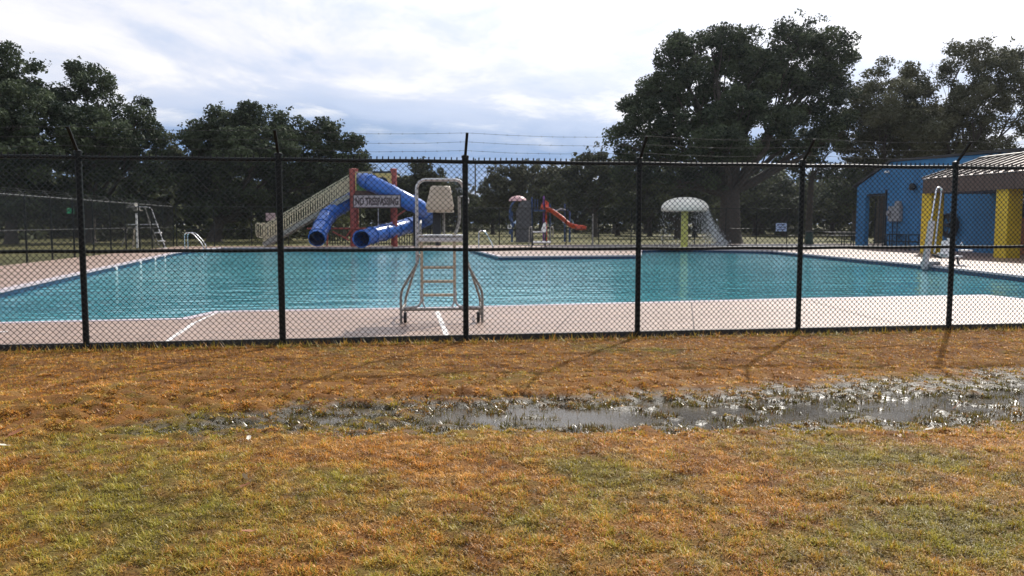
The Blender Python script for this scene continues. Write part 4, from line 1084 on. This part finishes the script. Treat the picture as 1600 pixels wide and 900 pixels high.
def bench_table(label, x0, x1, ytop, ybase):
    a, c = P(x0, ybase), P(x1, ybase); b = (a+c)/2; t = thing('bench_table', label, 'table', b); s = b.y/1250; w = (c-a).length; h = (ybase-ytop)*s
    m = MB(); m.box((0, 0, h), (w, .7, .05), bev=.01); m.build('table_top', M['darktable'], t)
    for x in (-w*.36, w*.36):
        for y in (-.25, .25):
            m = MB(); m.bar((x, y, 0), (x, y*.6, h), .05, .05); m.build('leg', M['darktable'], t)
    for y in (-.75, .75):
        m = MB(); m.box((0, y, h*.55), (w, .28, .04)); m.build('bench', M['darktable'], t)
bench_table('dark table with benches in the shade along the blue wall', 1383, 1412, 366.5, 388.5)
bench_table('dark shaded table between the wall and first yellow column', 1413, 1441, 367, 391)
bench_table('dark low table by the left corner of the blue building', 1314, 1334, 365.5, 384)
t = thing('trash_drum', 'dark green trash drum at the foot of a slim tree trunk', 'trash can', P(1264, 381))
m = MB(); m.lathe([(.001, 0), (.27, 0), (.29, .04), (.29, .4), (.30, .41), (.30, .44), (.29, .45), (.29, .86), (.30, .9), (.27, .9), (.26, .5)], (0, 0, 0), 18); m.build('barrel', M['trash'], t, True)
m = MB(); m.lathe([(.31, .86), (.32, .92), (.2, 1.0), (.16, 1.0)], (0, 0, 0), 18); m.build('lid', M['darkfix'], t, True)
t = thing('fence_sign', 'pale blue sign panel hung on the back fence right of the big oak', 'sign', F(0, 0))
p_ = Q(1220.5, 355, 57.6); t.location = (p_.x, p_.y, p_.z)
m = MB(); m.box((0, -.03, 0), (17*57.6/1250, .03, 13*57.6/1250), bev=.01); m.build('board', M['signblue'], t)
m = MB(); 
for z in (.18, 0, -.18): m.box((0, -.05, z), (.55, .006, .05))
m.build('print', M['playblue'], t)
p_ = Q(110, 329.5, 36.8); t = thing('green_sign', 'small bright green sign on the left side fence', 'sign', p_, R(60))
m = MB(); m.box((0, 0, 0), (.34, .02, .24), bev=.01); m.build('board', M['greensign'], t)
m = MB(); m.box((0, .02, .0), (.03, .02, .3)); m.build('tie', M['wire'], t)
def pole(label, px, ytop, Y, r, arm=None, mat='bark'):
    b = Q(px, 380, Y); b.z = 0; t = thing('utility_pole', label, 'pole', b); h = Q(px, ytop, Y).z
    m = MB(); m.tube([Vector((0, 0, -.1)), Vector((0, 0, h))], [r, r*.7], 10); m.build('shaft', M[mat], t, True)
    if arm:
        m = MB(); m.bar((-arm, .12, h-.7), (arm, .12, h-.7), .12, .12); m.build('cross_arm', M[mat], t)
        for x in (-arm*.85, arm*.85, 0):
            m = MB(); m.lathe([(.03, 0), (.06, .06), (.05, .14), (.001, .16)], (x, .12, h-.64), 8); m.build('insulator', M['greybox'], t, True)
pole('distant utility pole with a cross arm in the gap between the trees', 743, 248, 150, .16, 1.6)
pole('slim grey pole standing at the back fence near the red slide', 926, 334, 58.0, .06, None, 'dullgalv')

# little things lying in the lawn
def litter(px, py, z, size, mat, label, name='fallen_leaf', up=.3):
    p_ = P(px, py, z); t = thing(name, label, 'leaf', (p_.x, p_.y, lawn_height(p_.x, p_.y)+.03), random.random()*6)
    n = 7; L_, R_ = [], []
    for i in range(n+1):
        u = i/n; w = size*.32*math.sin(math.pi*min(1, u*1.0))**.7*(1+.25*math.sin(u*9)); y = (u-.5)*size; zz = up*size*(u*u)+.02
        L_.append(Vector((-w, y, zz+.25*w))); R_.append(Vector((w, y, zz+.3*w)))
    m = MB(); vs = L_+R_+[Vector((0, (i/n-.5)*size, up*size*(i/n)**2+.02)) for i in range(n+1)]
    k = n+1; m.add(vs, [(i, i+1, 2*k+i+1, 2*k+i) for i in range(n)]+[(2*k+i, 2*k+i+1, k+i+1, k+i) for i in range(n)])
    lf = m.build('leaf_blade', M[mat], t)
    s_ = MB(); s_.tube([Vector((0, -size*.5, .02)), Vector((.01, -size*.8, .015))], .002, 4); s_.build('stem', M[mat], t)
litter(26, 688, -.08, .12, 'leaf_litter', 'reddish brown dry leaf at the left edge of the lawn')
litter(385, 768, -.06, .06, 'paleleaf', 'pale upright dry leaf standing in the lower left lawn', up=1.1)
litter(383, 776, -.06, .07, 'leaf_litter', 'dark brown curled leaf under the pale upright leaf')
litter(228, 776, -.06, .07, 'paleleaf', 'white scrap of leaf left of the upright dry leaf')
litter(389, 696, -.08, .06, 'paleleaf', 'pale leaf scrap just below the left puddle')
litter(598, 687, -.08, .05, 'paleleaf', 'tiny pale leaf scrap right of the left puddle')
litter(388, 845, -.05, .08, 'leaf_litter', 'brown leaf low in the green patch of lawn')
litter(1452, 678, -.08, .07, 'paleleaf', 'pale leaf by the right puddle edge')
litter(3, 708, -.07, .07, 'paleleaf', 'white leaf scrap at the far left frame edge')
litter(1493, 628, -.12, .10, 'leaf_litter', 'dark upright leaf at the back of the right puddle', up=1.2)

# ------------------------------------------------------------------ trees
def leaf_cloud(centres, radii, per, size, flat=.75):
    """rhombic leaf sprays gathered in clumps -> V, idx, tone"""
    cs = []; tn = []
    for c, r, k in zip(centres, radii, per):
        d = rng.normal(0, 1, (k, 3)); d /= np.linalg.norm(d, axis=1)[:, None]; rad = r*rng.random(k)**.42
        p = np.array(c)+d*rad[:, None]*np.array([1, 1, flat]); cs.append(p); tn.append(np.full(k, rng.normal(.45, .27))+rng.normal(0, .2, k))
    p = np.concatenate(cs); tn = np.clip(np.concatenate(tn), 0, 1); n = len(p)
    nrm = rng.normal(0, 1, (n, 3)); nrm[:, 2] = np.abs(nrm[:, 2])+.2; nrm /= np.linalg.norm(nrm, axis=1)[:, None]
    u = np.cross(nrm, rng.normal(0, 1, (n, 3))); u /= np.linalg.norm(u, axis=1)[:, None]; v = np.cross(nrm, u)
    sz = size*rng.choice([.45, .7, 1.0, 1.0, 1.5], n)[:, None]*rng.uniform(.8, 1.2, n)[:, None]
    V = np.stack((p-u*sz*.5, p-v*sz*.28, p+u*sz*.5+nrm*sz*.12, p+v*sz*.28), 1).reshape(-1, 3)
    return V, np.arange(n*4), np.full(n, 4), np.repeat(tn, 4)
def limb(mb, p, q, r0, r1, sag=.12, n=5, sides=6):
    p, q = Vector(p), Vector(q); d = (q-p).length; pts = []; w = Vector((random.uniform(-1, 1), random.uniform(-1, 1), random.uniform(-.2, 1)))*d*sag
    for i in range(n+1):
        t = i/n; pts.append(p.lerp(q, t)+w*math.sin(math.pi*t)+Vector((random.uniform(-1, 1), random.uniform(-1, 1), random.uniform(-1, 1)))*d*.02*(0 < i < n))
    mb.tube(pts, [r0+(r1-r0)*i/n for i in range(n+1)], sides, False); return pts
def tree(label, px, Y, lobes, trunk_r, density=1.0, leaf=.26, mat='oakleaf', fork=.35, group=None, clump=(.55, 1.15), name='oak_tree', lean=0.0, holes=.0):
    """lobes: crown masses as photo (x, y, rx, ry[, dy]) seen at distance Y"""
    base = Q(px, 380, Y); base.z = -.05; s = Y/1250
    t = thing(name, label, 'tree', base, 0, group)
    cs = []; rs = []; per = []; lob3 = []
    for lb in lobes:
        x, y, rx, ry = lb[:4]; dY = lb[4] if len(lb) > 4 else 0
        c = Q(x, y, Y+dY)-base; RX, RZ = rx*s, ry*s; RY = max(RX*.85, 1.2); lob3.append((c, RX, RZ))
        nclump = max(5, int(density*5.0*(RX*RY*RZ)**.62))
        for _ in range(nclump):
            d = np.array([random.gauss(0, 1), random.gauss(0, 1), random.gauss(0, 1)]); d /= np.linalg.norm(d); f = random.random()**.33
            r = random.uniform(*clump)*min(1.25, .55+.16*min(RX, RZ)); cen = np.array(c)+d*f*np.array([max(.2, RX-r*.5), RY, max(.2, RZ-r*.5)])
            if random.random() < holes: continue
            cs.append(cen); rs.append(r); per.append(int(340*r*r*density**.3*(.26/leaf)**1.3*random.uniform(.7, 1.3)))
        for _ in range(int(nclump*.55)):
            d = np.array([random.gauss(0, 1), random.gauss(0, 1), random.gauss(0, 1)]); d /= np.linalg.norm(d); r = random.uniform(.22, .45)
            cs.append(np.array(c)+d*random.uniform(.86, 1.05)*np.array([RX, RY, RZ])); rs.append(r); per.append(int(150*r*r*random.uniform(.5, 1.2)))
    V, idx, ps, tn = leaf_cloud(cs, rs, per, leaf)
    # trunk, limbs, branches
    mb = MB(); zf = min(c.z-RZ*.4 for c, RX, RZ in lob3); zmean = sum(c.z for c, _, _ in lob3)/len(lob3)
    zf = max(2.0, zf*fork+zmean*.2)
    xm = sum(c.x for c, _, _ in lob3)/len(lob3)
    ft = Vector((xm*.12+lean, 0, zf))
    mb.tube([Vector((0, 0, -.15)), Vector((0, 0, .12)), Vector((ft.x*.12, 0, zf*.25)), Vector((ft.x*.5, .05, zf*.65)), ft], [trunk_r*1.65, trunk_r*1.3, trunk_r*1.05, trunk_r*.95, trunk_r*.9], 10, False)
    ends = []
    for c, RX, RZ in lob3:
        c2 = c+Vector((0, 0, -RZ*.35)); pts = limb(mb, ft-Vector((0, 0, .25)), c2, trunk_r*.36, trunk_r*.13, .12, 6, 7); ends.append((c2, c, RX, RZ, pts))
    order = list(range(len(cs))); random.shuffle(order)
    for i in order[:min(len(cs), 26+5*len(lob3))]:
        c = Vector(cs[i]); e = min(ends, key=lambda e: (e[1]-c).length/(e[2]+e[3])); st = e[4][random.choice([3, 4, 5, 6])]
        limb(mb, st, c, trunk_r*.10, trunk_r*.03, .08, 4, 4)
    mb.build('trunk', M['bark'], t, True)
    me = mesh_np('crown', V, idx, ps, M[mat], False, tn); link('crown', me, None, t)
    return t
# left side
tree('tall dark oak cut off by the left edge of the picture', 18, 62, [(-30, 140, 60, 60), (22, 105, 45, 38), (45, 150, 40, 36), (5, 210, 70, 45), (-60, 220, 70, 60), (40, 265, 55, 40), (-40, 290, 70, 40), (15, 325, 50, 22), (20, 180, 70, 50, -3), (30, 240, 70, 46, -3), (60, 320, 50, 28)], .42, 1.15, .24, holes=.06)
tree('tall dark oak with a pointed top beside the one at the left edge', 140, 66, [(133, 112, 32, 26), (150, 140, 38, 34), (110, 165, 45, 40), (165, 195, 60, 40), (215, 175, 32, 36), (225, 225, 42, 40), (120, 240, 60, 42), (185, 265, 70, 38), (240, 280, 40, 32), (130, 310, 55, 28), (140, 215, 70, 44, -3), (190, 320, 60, 26), (90, 300, 50, 34)], .42, 1.1, .24, holes=.08)
tree('broad rounded oak behind the slide stairs on the left', 335, 70, [(350, 200, 50, 42), (400, 195, 50, 36), (315, 225, 45, 40), (450, 205, 48, 34), (505, 215, 42, 36), (545, 238, 36, 36), (295, 270, 45, 42), (360, 265, 62, 45), (440, 265, 62, 45), (515, 275, 52, 36), (560, 270, 24, 26), (400, 305, 85, 28), (490, 310, 50, 22), (310, 315, 45, 25), (345, 335, 60, 18), (450, 330, 60, 18), (400, 235, 70, 40, -3)], .55, 1.2, .25, holes=.03)
tree('slender dark tree filling the gap behind the two left oaks', 265, 84, [(262, 240, 30, 36), (275, 285, 42, 38), (240, 310, 45, 35), (295, 315, 40, 25)], .3, 1.0, .27, 'farleaf')
# right side
tree('huge dark live oak right of the mushroom fountain, the tallest tree', 1140, 63, [(1060, 85, 48, 34), (1115, 75, 55, 36), (1175, 80, 50, 36), (1250, 60, 52, 38), (1300, 90, 46, 46), (1235, 110, 60, 42), (1165, 130, 62, 42), (1085, 135, 60, 45), (1035, 150, 45, 42), (990, 185, 45, 36), (970, 215, 30, 28), (1045, 205, 62, 42), (1120, 195, 55, 40), (1290, 150, 52, 42), (1250, 180, 40, 30), (1010, 240, 52, 28), (1090, 250, 55, 30), (1310, 200, 40, 34), (1180, 235, 36, 28), (1040, 275, 50, 26), (1225, 225, 40, 24), (1150, 175, 58, 40, -3), (1205, 190, 50, 34, -3), (1130, 225, 60, 32, -4), (985, 265, 42, 26), (1110, 285, 45, 22), (1270, 215, 44, 26)], .82, 1.22, .22, fork=.5, holes=.05)
tree('grey green tree with hazy foliage right of the huge oak', 1375, 66, [(1395, 115, 36, 32), (1360, 150, 44, 40), (1425, 140, 40, 36), (1350, 195, 45, 38), (1405, 195, 55, 40), (1455, 185, 36, 36), (1360, 240, 50, 34), (1425, 235, 50, 30), (1385, 165, 55, 44, -3), (1430, 205, 60, 40, -3), (1340, 215, 40, 40), (1465, 225, 40, 30), (1395, 265, 60, 24)], .38, .95, .20, 'greyleaf', holes=.06)
tree('airy open crowned tree at the far right above the porch roof', 1490, 64, [(1500, 95, 40, 32), (1545, 85, 42, 30), (1580, 110, 34, 34), (1490, 140, 34, 28), (1540, 150, 42, 30), (1585, 165, 36, 26), (1500, 195, 44, 28), (1560, 205, 50, 26), (1520, 230, 60, 22), (1610, 140, 30, 40), (1555, 120, 50, 36, -2), (1480, 215, 50, 30), (1545, 235, 60, 24), (1520, 165, 55, 36, -2)], .30, 1.2, .18, 'greyleaf', holes=.06, clump=(.5, .95))
tree('slim dark trunked tree behind the green drum', 1263, 66, [(1265, 215, 34, 28), (1240, 255, 34, 30), (1290, 255, 38, 30), (1300, 225, 32, 26), (1325, 270, 32, 26)], .26, .6, .22, 'oakleaf', fork=.8, holes=.15)
tree('low dark tree beside the left corner of the blue building', 1335, 74, [(1320, 285, 34, 26), (1350, 265, 36, 28), (1300, 305, 28, 22), (1335, 320, 24, 16)], .22, .8, .24, 'oakleaf', fork=.8, holes=.1)
tree('dark tree standing behind the mushroom fountain', 1060, 84, [(1050, 285, 55, 28), (1000, 290, 45, 32), (1100, 290, 45, 30), (1040, 320, 70, 24), (980, 325, 40, 20)], .4, .9, .3, 'farleaf')
tree('mid sized tree with a tufted top left of the huge oak', 930, 92, [(925, 245, 28, 20), (905, 270, 36, 28), (945, 275, 38, 30), (885, 300, 38, 28), (930, 310, 48, 26)], .35, .95, .32, 'farleaf')
tree('round topped tree far behind the lifeguard chair', 655, 108, [(655, 266, 22, 20), (630, 285, 30, 26), (680, 285, 28, 24), (650, 310, 50, 24), (605, 300, 30, 26)], .4, 1.0, .36, 'farleaf')
tree('spreading grey green tree behind the red slide', 810, 100, [(790, 280, 36, 24), (835, 272, 40, 22), (770, 300, 30, 26), (815, 305, 52, 28), (865, 295, 36, 28), (850, 318, 40, 20)], .4, 1.0, .34, 'greyleaf')
# tree line across the park: three kinds, copied
protos = []
for k in range(3):
    lb = [[(800, 300, 40, 26), (770, 318, 36, 22), (830, 318, 38, 22), (800, 330, 55, 16), (812, 285, 24, 18)],
          [(800, 290, 30, 26), (780, 312, 30, 24), (825, 308, 30, 24), (802, 330, 46, 18)],
          [(800, 308, 46, 24), (760, 322, 34, 18), (842, 320, 36, 20), (800, 328, 60, 16), (775, 300, 24, 18), (828, 298, 24, 18)]][k]
    protos.append(tree('one of the distant trees in the dark line across the park', 800, 120, lb, .34, .95, .42, 'farleaf', group='trees in the line across the park', name='park_tree'))
spots = [(-560, 0), (-470, 1), (-380, 2), (-300, 0), (-215, 1), (-130, 2), (-60, 0), (15, 1), (80, 2), (150, 0), (215, 2), (285, 1), (350, 0), (420, 2), (480, 1), (540, 2), (600, 0), (640, 2), (715, 1), (770, 2), (845, 0), (900, 2), (960, 1), (1010, 2), (1070, 0), (1130, 2), (1190, 1), (1250, 2), (1310, 0), (1370, 2), (1440, 1), (1500, 2), (1570, 0), (1660, 2), (1750, 1), (1850, 2), (1960, 0), (2080, 1)]
spots += [(px, k, Y) for px, k, Y in [(-180, 0, 96), (-90, 1, 104), (-10, 2, 92), (60, 0, 100), (120, 2, 88), (190, 1, 98), (255, 2, 106), (300, 0, 92), (365, 2, 101), (430, 0, 94), (485, 2, 103), (530, 1, 97), (590, 2, 112), (965, 2, 104), (1015, 0, 98), (1085, 2, 95), (1180, 2, 104), (1225, 0, 96), (1300, 2, 102), (1345, 0, 92), (1400, 2, 98)]]
used = set()
for i, sp_ in enumerate(spots):
    px, k = sp_[:2]; Y = sp_[2] if len(sp_) > 2 else 118+14*math.sin(i*2.3)+(30 if i % 3 == 0 else 0)
    o = protos[k] if k not in used else copy_tree(protos[k]); used.add(k)
    b = Q(px, 380, Y); o.location = (b.x, b.y, -.05); o.rotation_euler = (0, 0, random.uniform(0, 6.28)); sc = random.uniform(.85, 1.15)*Y/120*(.80 if 690 < px < 800 else 1.0); o.scale = (sc*1.1, sc*1.1, sc)

# the wood that closes the view behind the park: one mass
def woods():
    cs, rs, per = [], [], []
    def top(px):
        pts = [(-900, 232), (0, 236), (300, 240), (560, 248), (610, 268), (680, 290), (735, 300), (790, 284), (860, 262), (950, 255), (1100, 250), (1300, 262), (1420, 268), (1600, 258), (2500, 240)]
        for (a, b), (c, d) in zip(pts[:-1], pts[1:]):
            if a <= px <= c: return b+(d-b)*(px-a)/(c-a)
        return 260
    for px in np.arange(-500, 2200, 5.6):
        Y = (92 if px < 540 else 140 if px < 1200 else 118)+8*rng.normal()+(14 if 600 < px < 900 else 0); tp = top(px)+14*noise.noise(Vector((px*.013, 2, 0)))+9*noise.noise(Vector((px*.05, 7, 0)))
        H = Q(px, tp, Y).z; X = Q(px, 340, Y).x
        for z in np.arange(.4, H-.6, 2.0):
            r = rng.uniform(1.1, 1.9); cs.append((X+rng.normal()*.7, Y+rng.normal()*3, min(H-r*.6, z+rng.normal()*.5))); rs.append(r); per.append(int(22*r*(2.2 if z < 3 else 1)))
    V, idx, ps, tn = leaf_cloud(cs, rs, per, .62, .8)
    me = mesh_np('distant_wood', V, idx, ps, M['farleaf'], False, tn)
    tag(link('distant_wood', me), 'dark mass of distant trees closing the view behind the park', 'wood', kind='stuff')
woods()
# thin haze added to lift the dark trees as lens flare does
mh = bpy.data.materials.new('flare_haze'); mh.use_nodes = True; N_ = mh.node_tree.nodes; N_.remove(N_['Principled BSDF'])
pv = N_.new('ShaderNodeVolumePrincipled'); pv.inputs['Color'].default_value = (.88, .94, 1, 1); pv.inputs['Density'].default_value = .00013; pv.inputs['Anisotropy'].default_value = .55
mh.node_tree.links.new(pv.outputs[0], N_['Material Output'].inputs['Volume'])
m = MB(); m.box((0, 0, 9.7), (1830, 1830, 25.4)); h_ = m.build('haze', mh); tag(h_, 'thin pale haze added over the pool and park for lens flare', 'haze', kind='stuff')
if __name__ == '__main__':
    print('TRIS', sum(len(o.data.polygons)*2 for o in S.objects if o.type == 'MESH'), {o.name: len(o.data.polygons) for o in S.objects if o.type == 'MESH' and len(o.data.polygons) > 20000})
